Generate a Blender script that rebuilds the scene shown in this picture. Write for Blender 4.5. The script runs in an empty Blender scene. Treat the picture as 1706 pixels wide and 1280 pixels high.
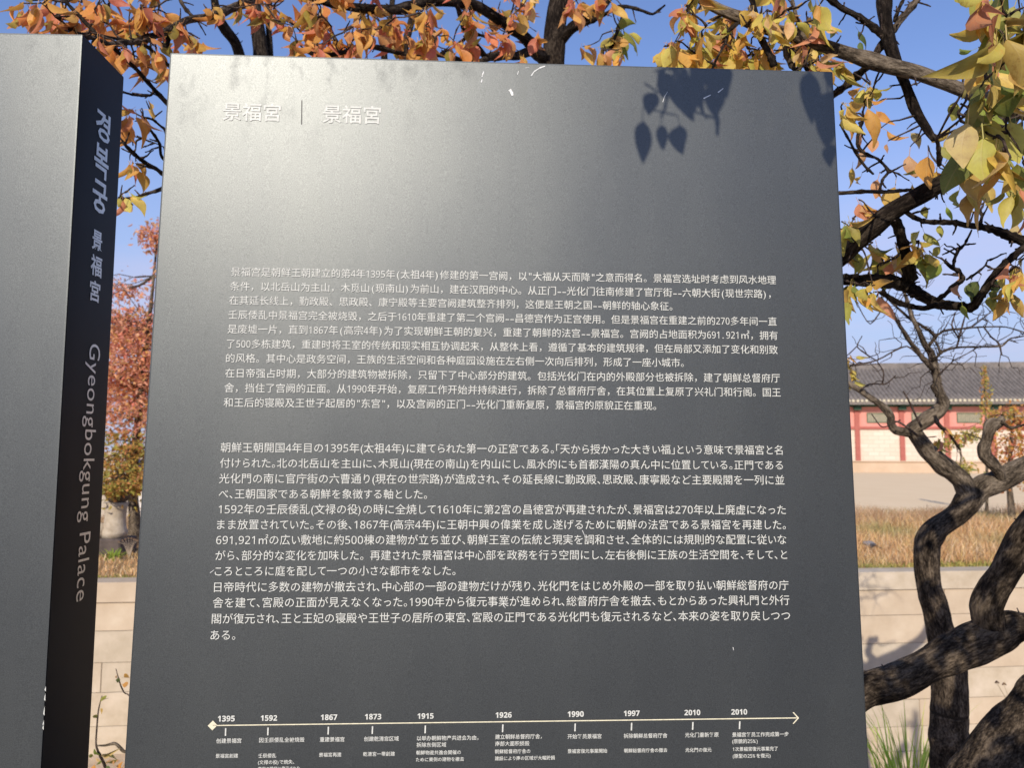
import bpy, math, random
import numpy as np
from mathutils import Vector, Matrix, Euler, noise
random.seed(7)
rng = np.random.RandomState(11)
S = bpy.context.scene
C = S.collection

# ------------------------------------------------------------------ camera, sky, sun, exposure
EYE = 1.65
FPX = 1313.0                      # focal length in photograph pixels (1706 wide)
cam_d = bpy.data.cameras.new('camera'); cam = bpy.data.objects.new('camera', cam_d); C.objects.link(cam)
cam_d.sensor_width = 36; cam_d.lens = 36 * FPX / 1706
cam_d.clip_start = 0.02; cam_d.clip_end = 3000
PITCH = math.radians(5.006); ROLL = 0.0046
MR = Matrix.Rotation(math.pi/2 + PITCH, 3, 'X') @ Matrix.Rotation(ROLL, 3, 'Z')
cam.location = (0, 0, EYE); cam.rotation_euler = MR.to_euler()
cam_d.dof.use_dof = True; cam_d.dof.focus_distance = 1.08; cam_d.dof.aperture_fstop = 10.0
S.camera = cam

SUN_DIR = Vector((-0.25, -1.0, 0.555)).normalized()      # towards the sun
el = math.asin(SUN_DIR.z); az = math.atan2(SUN_DIR.x, SUN_DIR.y)
W = bpy.data.worlds.new('World'); S.world = W; W.use_nodes = True
nt = W.node_tree; nt.nodes.clear()
def N(nt, t, **kw):
    n = nt.nodes.new(t)
    for k, v in kw.items():
        if k.startswith('_'): setattr(n, k[1:], v)
        else: n.inputs[k.replace('__', ' ')].default_value = v
    return n
def L(nt, a, b): nt.links.new(a, b)
sky = nt.nodes.new('ShaderNodeTexSky'); sky.sky_type = 'NISHITA'; sky.sun_disc = False
sky.sun_elevation = el; sky.sun_rotation = az
sky.air_density = 1.0; sky.dust_density = 0.25; sky.ozone_density = 3.0; sky.altitude = 50
tc = nt.nodes.new('ShaderNodeTexCoord')
mp = N(nt, 'ShaderNodeMapping'); mp.inputs['Scale'].default_value = (1.3, 1.3, 6.0); mp.inputs['Location'].default_value = (0.35, 0.1, 0.18)
L(nt, tc.outputs['Generated'], mp.inputs['Vector'])
no = N(nt, 'ShaderNodeTexNoise', Scale=2.2, Detail=6.0, Roughness=0.55); L(nt, mp.outputs[0], no.inputs['Vector'])
cr = nt.nodes.new('ShaderNodeValToRGB'); cr.color_ramp.elements[0].position = 0.43; cr.color_ramp.elements[1].position = 0.66
L(nt, no.outputs['Fac'], cr.inputs[0])
sx = nt.nodes.new('ShaderNodeSeparateXYZ'); L(nt, tc.outputs['Generated'], sx.inputs[0])
mr = N(nt, 'ShaderNodeMapRange'); mr.interpolation_type = 'SMOOTHSTEP'
mr.inputs['From Min'].default_value = 0.40; mr.inputs['From Max'].default_value = 0.05
mr.inputs['To Min'].default_value = 0.0; mr.inputs['To Max'].default_value = 0.75
L(nt, sx.outputs['Z'], mr.inputs['Value'])
mu = N(nt, 'ShaderNodeMath', _operation='MULTIPLY'); L(nt, cr.outputs[0], mu.inputs[0]); L(nt, mr.outputs[0], mu.inputs[1])
mx = nt.nodes.new('ShaderNodeMix'); mx.data_type = 'RGBA'
L(nt, mu.outputs[0], mx.inputs['Factor'])
tint = nt.nodes.new('ShaderNodeMix'); tint.data_type = 'RGBA'; tint.blend_type = 'MULTIPLY'; tint.inputs['Factor'].default_value = 1
tint.inputs['B'].default_value = (1.10, 1.04, 1.22, 1)
L(nt, sky.outputs[0], tint.inputs['A'])
hz = N(nt, 'ShaderNodeMapRange'); hz.interpolation_type = 'SMOOTHSTEP'      # pale autumn haze low over the horizon
hz.inputs['From Min'].default_value = 0.46; hz.inputs['From Max'].default_value = 0.02
hz.inputs['To Min'].default_value = 0.0; hz.inputs['To Max'].default_value = 0.92
L(nt, sx.outputs['Z'], hz.inputs['Value'])
hm = nt.nodes.new('ShaderNodeMix'); hm.data_type = 'RGBA'; L(nt, hz.outputs[0], hm.inputs['Factor'])
L(nt, tint.outputs['Result'], hm.inputs['A']); hm.inputs['B'].default_value = (2.95, 3.45, 4.9, 1)
L(nt, hm.outputs['Result'], mx.inputs['A']); mx.inputs['B'].default_value = (4.6, 4.2, 5.5, 1)
bg = N(nt, 'ShaderNodeBackground', Strength=0.15); L(nt, mx.outputs['Result'], bg.inputs['Color'])
wo = nt.nodes.new('ShaderNodeOutputWorld'); L(nt, bg.outputs[0], wo.inputs['Surface'])

sd = bpy.data.lights.new('sun', 'SUN'); sd.energy = 4.4; sd.angle = math.radians(0.53); sd.color = (1.0, 0.905, 0.77)
sun = bpy.data.objects.new('sun', sd); C.objects.link(sun)
sun.rotation_euler = SUN_DIR.to_track_quat('Z', 'Y').to_euler(); sun.location = (-3, -8, 6)
S.view_settings.view_transform = 'Standard'; S.view_settings.look = 'None'
S.view_settings.exposure = 0.0; S.view_settings.gamma = 1.0; S.view_settings.use_curve_mapping = False
S.cycles.max_bounces = 6; S.cycles.transparent_max_bounces = 8

# ------------------------------------------------------------------ helpers
def ray(px, py):
    return MR @ Vector(((px-853)/FPX, -(py-640)/FPX, -1.0))
def P(px, py, Y):
    """world point at distance Y (metres north) that stands where the photograph shows it"""
    d = ray(px, py); return Vector((0, 0, EYE)) + d * (Y / d.y)
def mesh(name, verts, faces, mat=None, smooth=False):
    m = bpy.data.meshes.new(name)
    m.from_pydata([tuple(v) for v in verts], [], faces)
    if mat: m.materials.append(mat)
    if smooth: m.polygons.foreach_set('use_smooth', [True]*len(m.polygons))
    m.update(); return m
def obj(name, me, parent=None, loc=(0, 0, 0)):
    o = bpy.data.objects.new(name, me); C.objects.link(o); o.location = loc
    if parent: o.parent = parent
    return o
def tag(o, label=None, cat=None, group=None, kind=None):
    if label: o['label'] = label
    if cat: o['category'] = cat
    if group: o['group'] = group
    if kind: o['kind'] = kind
    return o
def empty(name, loc, rz=0):
    o = bpy.data.objects.new(name, None); C.objects.link(o); o.location = loc; o.rotation_euler = (0, 0, rz)
    o.empty_display_size = 0.1; return o
class MB:
    def __init__(s): s.v = []; s.f = []; s.bk = []
    def add(s, vs, fs):
        b = len(s.v); s.v += [tuple(v) for v in vs]; s.f += [tuple(i+b for i in f) for f in fs]
    def box(s, x0, x1, y0, y1, z0, z1, bev=0.0):
        if bev <= 0:
            s.add([(x0,y0,z0),(x1,y0,z0),(x1,y1,z0),(x0,y1,z0),(x0,y0,z1),(x1,y0,z1),(x1,y1,z1),(x0,y1,z1)],
                  [(0,3,2,1),(4,5,6,7),(0,1,5,4),(1,2,6,5),(2,3,7,6),(3,0,4,7)])
        else:
            b = bev; vs = []; 
            for (zz, ins) in ((z0, 0), (z1-b, 0), (z1, b)):
                for (x, y) in ((x0+b+ins, y0+ins), (x1-b-ins, y0+ins), (x1-ins, y0+b+ins), (x1-ins, y1-ins), (x0+ins, y1-ins), (x0+ins, y0+b+ins)):
                    vs.append((x, y, zz))
            fs = [(5,4,3,2,1,0), (12,13,14,15,16,17)]
            for r in (0, 6):
                for i in range(6):
                    j = (i+1) % 6; fs.append((r+i, r+j, r+6+j, r+6+i))
            s.add(vs, fs)
    def build(s, name, mat, parent=None, smooth=False, loc=(0,0,0)):
        me = mesh(name, s.v, s.f, mat, smooth)
        if s.bk and len(s.bk) == len(s.v):
            at = me.attributes.new('bk', 'FLOAT_VECTOR', 'POINT'); at.data.foreach_set('vector', np.array(s.bk).ravel())
        return obj(name, me, parent, loc)
def catmull(pts, n):
    out = []
    p = [pts[0]*2-pts[1]] + list(pts) + [pts[-1]*2-pts[-2]]
    for i in range(1, len(p)-2):
        for k in range(n):
            t = k/n; a, b, c, d = p[i-1], p[i], p[i+1], p[i+2]
            m0 = (c-a)*.36; m1 = (d-b)*.36; t2 = t*t; t3_ = t2*t      # a little tighter than Catmull-Rom: kinked like old wood
            out.append(b*(2*t3_-3*t2+1) + m0*(t3_-2*t2+t) + c*(3*t2-2*t3_) + m1*(t3_-t2))
    out.append(pts[-1]); return out
def tube(mb, pts, rad, sides=10, sub=4, rough=0.0, knob=0.0):
    """pts: world Vectors, rad: metres"""
    v4 = [Vector((p.x, p.y, p.z, r)) for p, r in zip(pts, rad)]
    q = catmull(v4, sub) if len(v4) > 1 else v4
    c = [Vector(a[:3]) for a in q]; r = [max(0.0004, a[3]) for a in q]
    T0 = (c[1]-c[0]).normalized(); up = Vector((0.3, 0.9, 0.2)) if abs(T0.z) > .7 else Vector((0, 0, 1))
    nx = T0.cross(up).normalized()
    vs = []; fs = []; bk = []; ln = random.uniform(0, 9); fine = r[0] > .012
    ph = random.random()*6
    for i, ci in enumerate(c):
        if i: ln += (c[i]-c[i-1]).length
        T = (c[min(i+1, len(c)-1)]-c[max(i-1, 0)]).normalized()
        nx = (nx - T*nx.dot(T)).normalized(); ny = T.cross(nx)
        kb = 1 + (knob*max(0, math.sin((i*1.7 if not fine else ln*26)+ph))**4) + (0 if fine else random.uniform(-rough, rough)*.6)
        for k in range(sides):
            a = 2*math.pi*k/sides
            q = Vector((math.cos(a)*r[i], math.sin(a)*r[i], ln*(.34 if r[i] < .06 else .6)))
            if fine: rr = r[i]*kb*(1+(.075 if r[i] < .05 else .05)*noise.fractal(Vector((q.x*34, q.y*34, q.z*30)), .9, 2.0, 3)+.10*noise.noise(Vector((q.x*9, q.y*9, ln*7)))+.05*math.sin(3*a+ph))
            else: rr = r[i]*kb*(1+random.uniform(-rough, rough)+rough*math.sin(3*a+ph+i*.15))
            bk.append(tuple(q))
            vs.append(ci + nx*(math.cos(a)*rr) + ny*(math.sin(a)*rr))
    bk += [bk[0], bk[-1]]
    while len(mb.bk) < len(mb.v): mb.bk.append((0, 0, 0))
    mb.bk += bk
    n = len(c)
    for i in range(n-1):
        for k in range(sides):
            k2 = (k+1) % sides
            fs.append((i*sides+k, i*sides+k2, (i+1)*sides+k2, (i+1)*sides+k))
    vs.append(c[0]); vs.append(c[-1]+(c[-1]-c[-2]).normalized()*r[-1]*.6)
    for k in range(sides):
        k2 = (k+1) % sides
        fs.append((n*sides, k2, k)); fs.append((n*sides+1, (n-1)*sides+k, (n-1)*sides+k2))
    mb.add(vs, fs)
    return c, r

# ------------------------------------------------------------------ materials
def newmat(name):
    m = bpy.data.materials.new(name); m.use_nodes = True; nt = m.node_tree
    return m, nt, nt.nodes['Principled BSDF']
def ramp(nt, fac, stops):
    r = nt.nodes.new('ShaderNodeValToRGB'); e = r.color_ramp.elements
    while len(e) < len(stops): e.new(0.5)
    for q, (p, c) in zip(e, stops): q.position = p; q.color = (*c, 1)
    L(nt, fac, r.inputs[0]); return r
def simple(name, stops, scale=8, rough=0.8, bump=0.3, bdist=0.003, detail=6, spec=0.3, coords='Object', stretch=None, bscale=None):
    m, nt, b = newmat(name)
    t = nt.nodes.new('ShaderNodeTexCoord'); v = t.outputs[coords]
    if stretch:
        q = nt.nodes.new('ShaderNodeMapping'); q.inputs['Scale'].default_value = stretch; L(nt, v, q.inputs[0]); v = q.outputs[0]
    n = N(nt, 'ShaderNodeTexNoise', Scale=scale, Detail=detail, Roughness=0.6); L(nt, v, n.inputs['Vector'])
    r = ramp(nt, n.outputs['Fac'], stops); L(nt, r.outputs[0], b.inputs['Base Color'])
    b.inputs['Roughness'].default_value = rough; b.inputs['Specular IOR Level'].default_value = spec
    if bump:
        n2 = N(nt, 'ShaderNodeTexNoise', Scale=bscale or scale*4, Detail=6.0, Roughness=0.65); L(nt, v, n2.inputs['Vector'])
        bp = N(nt, 'ShaderNodeBump', Strength=bump, Distance=bdist); L(nt, n2.outputs['Fac'], bp.inputs['Height']); L(nt, bp.outputs[0], b.inputs['Normal'])
    return m

def metal_mat():
    m, nt, b = newmat('grey_metallic_paint')
    t = nt.nodes.new('ShaderNodeTexCoord'); v = t.outputs['Object']
    fine = N(nt, 'ShaderNodeTexNoise', Scale=900.0, Detail=2.0, Roughness=0.6); L(nt, v, fine.inputs['Vector'])
    r = ramp(nt, fine.outputs['Fac'], [(0.25, (0.078, 0.084, 0.084)), (0.75, (0.137, 0.146, 0.145))])
    smu = N(nt, 'ShaderNodeTexNoise', Scale=5.0, Detail=5.0, Roughness=0.6)
    q = nt.nodes.new('ShaderNodeMapping'); q.inputs['Scale'].default_value = (1, 1, 0.45); L(nt, v, q.inputs[0]); L(nt, q.outputs[0], smu.inputs['Vector'])
    sr = ramp(nt, smu.outputs['Fac'], [(0.3, (0.86, 0.86, 0.87)), (0.7, (1.06, 1.05, 1.03))])
    mix = nt.nodes.new('ShaderNodeMix'); mix.data_type = 'RGBA'; mix.blend_type = 'MULTIPLY'; mix.inputs['Factor'].default_value = 1
    L(nt, r.outputs[0], mix.inputs['A']); L(nt, sr.outputs[0], mix.inputs['B'])
    # grime along the upper edge: drips and smudges with a shape of their own
    sep = nt.nodes.new('ShaderNodeSeparateXYZ'); L(nt, v, sep.inputs[0])
    edge = N(nt, 'ShaderNodeMapRange'); edge.inputs['From Min'].default_value = 2.02; edge.inputs['From Max'].default_value = 2.16
    L(nt, sep.outputs['Z'], edge.inputs['Value'])
    dn = N(nt, 'ShaderNodeTexNoise', Scale=22.0, Detail=6.0, Roughness=0.7)
    q2 = nt.nodes.new('ShaderNodeMapping'); q2.inputs['Scale'].default_value = (1.2, 1, 0.7); L(nt, v, q2.inputs[0]); L(nt, q2.outputs[0], dn.inputs['Vector'])
    dr = ramp(nt, dn.outputs['Fac'], [(0.52, (0, 0, 0)), (0.68, (1, 1, 1))])
    dm = N(nt, 'ShaderNodeMath', _operation='MULTIPLY'); L(nt, dr.outputs[0], dm.inputs[0]); L(nt, edge.outputs[0], dm.inputs[1])
    dm2 = N(nt, 'ShaderNodeMath', _operation='MULTIPLY'); L(nt, dm.outputs[0], dm2.inputs[0]); dm2.inputs[1].default_value = 0.06
    mix2 = nt.nodes.new('ShaderNodeMix'); mix2.data_type = 'RGBA'
    L(nt, dm2.outputs[0], mix2.inputs['Factor']); L(nt, mix.outputs['Result'], mix2.inputs['A']); mix2.inputs['B'].default_value = (0.055, 0.05, 0.045, 1)
    L(nt, mix2.outputs['Result'], b.inputs['Base Color'])
    b.inputs['Metallic'].default_value = 0.79
    rr = N(nt, 'ShaderNodeMapRange'); rr.inputs['To Min'].default_value = 0.41; rr.inputs['To Max'].default_value = 0.46
    ra = N(nt, 'ShaderNodeMath', _operation='ADD'); L(nt, smu.outputs['Fac'], rr.inputs['Value'])
    L(nt, rr.outputs[0], ra.inputs[0]); L(nt, dm2.outputs[0], ra.inputs[1])
    L(nt, ra.outputs[0], b.inputs['Roughness'])
    fl = N(nt, 'ShaderNodeTexNoise', Scale=650.0, Detail=3.0, Roughness=0.7); L(nt, v, fl.inputs['Vector'])
    bp = N(nt, 'ShaderNodeBump', Strength=0.16, Distance=0.0006); L(nt, fl.outputs['Fac'], bp.inputs['Height']); L(nt, bp.outputs[0], b.inputs['Normal'])
    return m
M_metal = metal_mat()
M_side = simple('side_shade_black', [(0.3, (0.010, 0.010, 0.011)), (0.7, (0.020, 0.019, 0.019))], scale=6, rough=0.45, bump=0.05, bdist=0.0004, spec=0.12, bscale=300)  # near black colour stands in for the unlit gap beside the slab
def print_mat(name, col, rough=0.5):
    m, nt, b = newmat(name); b.inputs['Base Color'].default_value = (*col, 1); b.inputs['Roughness'].default_value = rough
    b.inputs['Specular IOR Level'].default_value = 0.3
    t = nt.nodes.new('ShaderNodeTexCoord'); n = N(nt, 'ShaderNodeTexNoise', Scale=260.0, Detail=3.0); L(nt, t.outputs['Object'], n.inputs['Vector'])
    r = ramp(nt, n.outputs['Fac'], [(0.3, tuple(c*.82 for c in col)), (0.6, col)]); L(nt, r.outputs[0], b.inputs['Base Color'])
    return m
M_print = print_mat('white_print', (0.66, 0.66, 0.60))
M_print_side = print_mat('silver_print', (0.82, 0.81, 0.76), 0.35)
b_ = M_print_side.node_tree.nodes['Principled BSDF']; b_.inputs['Metallic'].default_value = 0.75; b_.inputs['Roughness'].default_value = 0.42
M_print_line = print_mat('divider_print', (0.035, 0.035, 0.035))
M_print_cream = print_mat('cream_print', (0.78, 0.72, 0.52))

def bark_mat(name, c0, c1, c2, sc=28):
    m, nt, b = newmat(name)
    t = nt.nodes.new('ShaderNodeAttribute'); t.attribute_name = 'bk'; v = t.outputs['Vector']
    n = N(nt, 'ShaderNodeTexNoise', Scale=sc, Detail=8.0, Roughness=0.7); L(nt, v, n.inputs['Vector'])
    nf = N(nt, 'ShaderNodeTexNoise', Scale=sc*7, Detail=6.0, Roughness=0.75); L(nt, v, nf.inputs['Vector'])
    na = N(nt, 'ShaderNodeMath', _operation='MULTIPLY_ADD'); L(nt, nf.outputs['Fac'], na.inputs[0]); na.inputs[1].default_value = 0.9
    nb_ = N(nt, 'ShaderNodeMath', _operation='SUBTRACT'); L(nt, n.outputs['Fac'], nb_.inputs[0]); nb_.inputs[1].default_value = 0.45; L(nt, nb_.outputs[0], na.inputs[2])
    r = ramp(nt, na.outputs[0], [(0.34, c0), (0.5, c1), (0.66, c2)]); L(nt, r.outputs[0], b.inputs['Base Color'])
    b.inputs['Roughness'].default_value = 0.9; b.inputs['Specular IOR Level'].default_value = 0.08
    vo = N(nt, 'ShaderNodeTexVoronoi', Scale=sc*3.5); 
    L(nt, v, vo.inputs['Vector'])
    n2 = N(nt, 'ShaderNodeTexNoise', Scale=sc*5, Detail=6.0, Roughness=0.7); L(nt, v, n2.inputs['Vector'])
    ad = N(nt, 'ShaderNodeMath', _operation='ADD'); L(nt, vo.outputs['Distance'], ad.inputs[0]); L(nt, n2.outputs['Fac'], ad.inputs[1])
    bp = N(nt, 'ShaderNodeBump', Strength=1.0, Distance=0.006); L(nt, ad.outputs[0], bp.inputs['Height']); L(nt, bp.outputs[0], b.inputs['Normal'])
    return m
M_bark = bark_mat('shade_darkened_bark', (0.007, 0.005, 0.004), (0.022, 0.016, 0.012), (0.07, 0.054, 0.040))  # canopy shade over the stems is darkened into this bark colour
M_bark2 = bark_mat('brown_bark', (0.010, 0.007, 0.005), (0.055, 0.041, 0.029), (0.17, 0.13, 0.092))
M_bark3 = bark_mat('grey_bark', (0.03, 0.023, 0.016), (0.12, 0.093, 0.066), (0.25, 0.20, 0.145))
M_twig = bark_mat('twig_bark', (0.03, 0.02, 0.016), (0.075, 0.053, 0.042), (0.15, 0.11, 0.09), 60)

def leaf_mat(name, joined):
    m, nt, b = newmat(name)
    if joined:
        a = nt.nodes.new('ShaderNodeAttribute'); a.attribute_name = 'tint'; col = a.outputs['Color']
    else:
        a = nt.nodes.new('ShaderNodeObjectInfo'); col = a.outputs['Color']
    uv = nt.nodes.new('ShaderNodeUVMap'); sp = nt.nodes.new('ShaderNodeSeparateXYZ'); L(nt, uv.outputs[0], sp.inputs[0])
    # veins: |u-.5| midrib and slanting side veins
    s1 = N(nt, 'ShaderNodeMath', _operation='SUBTRACT'); L(nt, sp.outputs[0], s1.inputs[0]); s1.inputs[1].default_value = 0.5
    s2 = N(nt, 'ShaderNodeMath', _operation='ABSOLUTE'); L(nt, s1.outputs[0], s2.inputs[0])
    mid = N(nt, 'ShaderNodeMapRange'); mid.inputs['From Min'].default_value = 0.0; mid.inputs['From Max'].default_value = 0.035; mid.inputs['To Min'].default_value = 1; mid.inputs['To Max'].default_value = 0
    L(nt, s2.outputs[0], mid.inputs['Value'])
    m1 = N(nt, 'ShaderNodeMath', _operation='MULTIPLY'); L(nt, s2.outputs[0], m1.inputs[0]); m1.inputs[1].default_value = 0.75
    m2 = N(nt, 'ShaderNodeMath', _operation='SUBTRACT'); L(nt, sp.outputs[1], m2.inputs[0]); L(nt, m1.outputs[0], m2.inputs[1])
    m3 = N(nt, 'ShaderNodeMath', _operation='MULTIPLY'); L(nt, m2.outputs[0], m3.inputs[0]); m3.inputs[1].default_value = 56.0
    m4 = N(nt, 'ShaderNodeMath', _operation='SINE'); L(nt, m3.outputs[0], m4.inputs[0])
    vn = N(nt, 'ShaderNodeMapRange'); vn.inputs['From Min'].default_value = 0.82; vn.inputs['From Max'].default_value = 1.0; vn.inputs['To Max'].default_value = 0.5
    L(nt, m4.outputs[0], vn.inputs['Value'])
    vm = N(nt, 'ShaderNodeMath', _operation='MAXIMUM'); L(nt, mid.outputs[0], vm.inputs[0]); L(nt, vn.outputs[0], vm.inputs[1])
    t = nt.nodes.new('ShaderNodeTexCoord'); g = nt.nodes.new('ShaderNodeNewGeometry')
    n = N(nt, 'ShaderNodeTexNoise', Scale=45.0, Detail=5.0, Roughness=0.65); L(nt, g.outputs['Position'], n.inputs['Vector'])
    r = ramp(nt, n.outputs['Fac'], [(0.28, (0.62, 0.48, 0.36)), (0.40, (0.95, 0.93, 0.9)), (0.6, (1.10, 1.12, 1.0)), (0.72, (1.18, 0.90, 0.65))])
    mu = nt.nodes.new('ShaderNodeMix'); mu.data_type = 'RGBA'; mu.blend_type = 'MULTIPLY'; mu.inputs['Factor'].default_value = 1
    L(nt, col, mu.inputs['A']); L(nt, r.outputs[0], mu.inputs['B'])
    mv = nt.nodes.new('ShaderNodeMix'); mv.data_type = 'RGBA'
    vf = N(nt, 'ShaderNodeMath', _operation='MULTIPLY'); L(nt, vm.outputs[0], vf.inputs[0]); vf.inputs[1].default_value = 0.22
    L(nt, vf.outputs[0], mv.inputs['Factor']); L(nt, mu.outputs['Result'], mv.inputs['A']); mv.inputs['B'].default_value = (0.62, 0.45, 0.22, 1)
    L(nt, mv.outputs['Result'], b.inputs['Base Color'])
    b.inputs['Roughness'].default_value = 0.48; b.inputs['Specular IOR Level'].default_value = 0.35
    bp = N(nt, 'ShaderNodeBump', Strength=0.35, Distance=0.0006); L(nt, vm.outputs[0], bp.inputs['Height']); L(nt, bp.outputs[0], b.inputs['Normal'])
    tr = nt.nodes.new('ShaderNodeBsdfTranslucent'); L(nt, mv.outputs['Result'], tr.inputs['Color'])
    ms = nt.nodes.new('ShaderNodeMixShader'); ms.inputs[0].default_value = 0.45
    L(nt, b.outputs[0], ms.inputs[1]); L(nt, tr.outputs[0], ms.inputs[2])
    out = [x for x in nt.nodes if x.type == 'OUTPUT_MATERIAL'][0]; L(nt, ms.outputs[0], out.inputs['Surface'])
    return m
M_leaf = leaf_mat('leaf_skin', False); M_leafj = leaf_mat('leaf_skin_mass', True)

# ------------------------------------------------------------------ the setting
WALL_T = math.tan(math.radians(6.6))
def wallY(x): return 4.85 + WALL_T*x
def gz(x, y):            # the ground dips towards the foot of the wall, more so at the right
    t = min(1, max(0, (y-2.4)/2.2)); t = t*t*(3-2*t); k = min(1, max(0, (x+.3)/2.2))
    return -(.05+.25*k*k*(3-2*k))*t
def yard_z(y):
    if y < 9.5: return 0.905
    if y < 47: return 0.905 - (y-9.5)/37.5*0.29
    return 0.615
ground_m = simple('sandy_soil', [(0.3, (0.44, 0.34, 0.24)), (0.5, (0.58, 0.46, 0.33)), (0.7, (0.66, 0.54, 0.41))], scale=6, bump=0.8, bdist=0.01, bscale=60)
vs = []; fs = []
xs = list(np.linspace(-60, -8, 8)) + list(np.linspace(-7, 9, 50)) + list(np.linspace(10, 60, 8))
ys = [-60, -20, -6, -2, 0, 1, 2, 2.6, 3, 3.3, 3.6, 3.9, 4.2, 4.5]
for x in xs:
    for y in ys + [None]:
        yy = wallY(x)+0.12 if y is None else min(y, wallY(x)-.02*(15-ys.index(y)))
        z = gz(x, yy)
        vs.append((x, yy, z + (0.006*math.sin(x*5+yy*7) if 0 < yy < 4.6 and -7 < x < 9 else 0)))
n = len(ys)+1
for i in range(len(xs)-1):
    for j in range(n-1): fs.append((i*n+j, (i+1)*n+j, (i+1)*n+j+1, i*n+j+1))
dim_ground_m = simple('bounce_dimming_grey', [(0.3, (0.10, 0.10, 0.10)), (0.7, (0.16, 0.155, 0.15))], scale=3, bump=0.4)  # unseen dark slab added to lower the light bounced onto the signs
mb = MB(); mb.box(-30, 30, -30, 0.72, 0.004, 0.02); tag(mb.build('unseen_dark_ground', dim_ground_m), kind='structure', label='unseen dark ground added in front of the signs to dim bounce light')
tag(obj('ground', mesh('ground', vs, fs, ground_m, True)), kind='structure', label='sandy ground in front of the stone retaining wall')

def yard_mat():
    m, nt, b = newmat('yard_ground')
    t = nt.nodes.new('ShaderNodeTexCoord'); s = nt.nodes.new('ShaderNodeSeparateXYZ'); L(nt, t.outputs['Object'], s.inputs[0])
    n = N(nt, 'ShaderNodeTexNoise', Scale=1.1, Detail=8.0, Roughness=0.65); L(nt, t.outputs['Object'], n.inputs['Vector'])
    n3 = N(nt, 'ShaderNodeTexNoise', Scale=25.0, Detail=6.0, Roughness=0.7); L(nt, t.outputs['Object'], n3.inputs['Vector'])
    soil = ramp(nt, n3.outputs['Fac'], [(0.3, (0.22, 0.14, 0.065)), (0.5, (0.38, 0.24, 0.11)), (0.7, (0.50, 0.36, 0.19))])
    sand = ramp(nt, n.outputs['Fac'], [(0.3, (0.82, 0.62, 0.385)), (0.7, (0.88, 0.68, 0.44))])
    a = N(nt, 'ShaderNodeMath', _operation='MULTIPLY_ADD'); L(nt, n.outputs['Fac'], a.inputs[0]); a.inputs[1].default_value = 2.2; L(nt, s.outputs['Y'], a.inputs[2])
    f = N(nt, 'ShaderNodeMapRange'); f.inputs['From Min'].default_value = 9.4; f.inputs['From Max'].default_value = 10.6; L(nt, a.outputs[0], f.inputs['Value'])
    mx = nt.nodes.new('ShaderNodeMix'); mx.data_type = 'RGBA'; L(nt, f.outputs[0], mx.inputs['Factor'])
    L(nt, soil.outputs[0], mx.inputs['A']); L(nt, sand.outputs[0], mx.inputs['B']); L(nt, mx.outputs['Result'], b.inputs['Base Color'])
    b.inputs['Roughness'].default_value = 0.95; b.inputs['Specular IOR Level'].default_value = 0.0
    bp = N(nt, 'ShaderNodeBump', Strength=0.5, Distance=0.01); L(nt, n3.outputs['Fac'], bp.inputs['Height']); L(nt, bp.outputs[0], b.inputs['Normal'])
    return m
vs = []; fs = []
xs = [-900, -200, -60, -30, -12, -6, -3, 0, 3, 6, 12, 30, 60, 200, 900]
ys = [None, 9.5, 15, 25, 35, 47, 60, 120, 400, 1500]
for x in xs:
    for y in ys:
        if y is None: vs.append((x, min(wallY(max(-60, min(60, x)))+0.16, 9) if abs(x) < 33 else 8.9 if x > 0 else 1.2, 0.895))
        else: vs.append((x, y, yard_z(y)))
n = len(ys)
for i in range(len(xs)-1):
    for j in range(n-1): fs.append((i*n+j, (i+1)*n+j, (i+1)*n+j+1, i*n+j+1))
tag(obj('palace_yard', mesh('palace_yard', vs, fs, yard_mat(), True)), kind='structure', label='pale sand yard of the palace behind the retaining wall')

# retaining wall: every block is its own part
stone_m = simple('beige_wall_stone', [(0.3, (0.43, 0.35, 0.25)), (0.5, (0.52, 0.435, 0.325)), (0.7, (0.59, 0.50, 0.39))], scale=7, bump=0.5, bdist=0.003, bscale=120, rough=0.9, spec=0.05)
stone_g = simple('greyer_wall_stone', [(0.3, (0.43, 0.36, 0.265)), (0.6, (0.52, 0.44, 0.335)), (0.8, (0.57, 0.49, 0.385))], scale=9, bump=0.5, bdist=0.003, bscale=90, rough=0.9, spec=0.05)
stone_w = simple('warm_wall_stone', [(0.3, (0.46, 0.36, 0.255)), (0.6, (0.55, 0.445, 0.325)), (0.8, (0.61, 0.51, 0.385))], scale=5, bump=0.5, bdist=0.003, bscale=140, rough=0.9, spec=0.05)
mort_m = simple('wall_mortar', [(0.3, (0.26, 0.20, 0.14)), (0.7, (0.36, 0.29, 0.21))], scale=40, bump=0.4, bdist=0.004, rough=0.95)
wall = empty('retaining_wall', (0, 4.85, -0.06), math.atan(WALL_T))
tag(wall, 'low beige stone block retaining wall holding up the palace yard, behind the signs and trees', 'wall')
mb = MB(); mb.box(-26, 32, 0.028, 0.20, -0.34, 0.94); mb.build('wall_core', mort_m, wall)
levels = [0.965, 0.85, 0.69, 0.515, 0.35, 0.165, 0.0, -0.15, -0.32]
off = {1: 0.0, 2: 0.43, 3: 0.10, 4: 0.52, 5: 0.22, 6: 0.47, 7: 0.0}
bm_cache = {}
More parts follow.
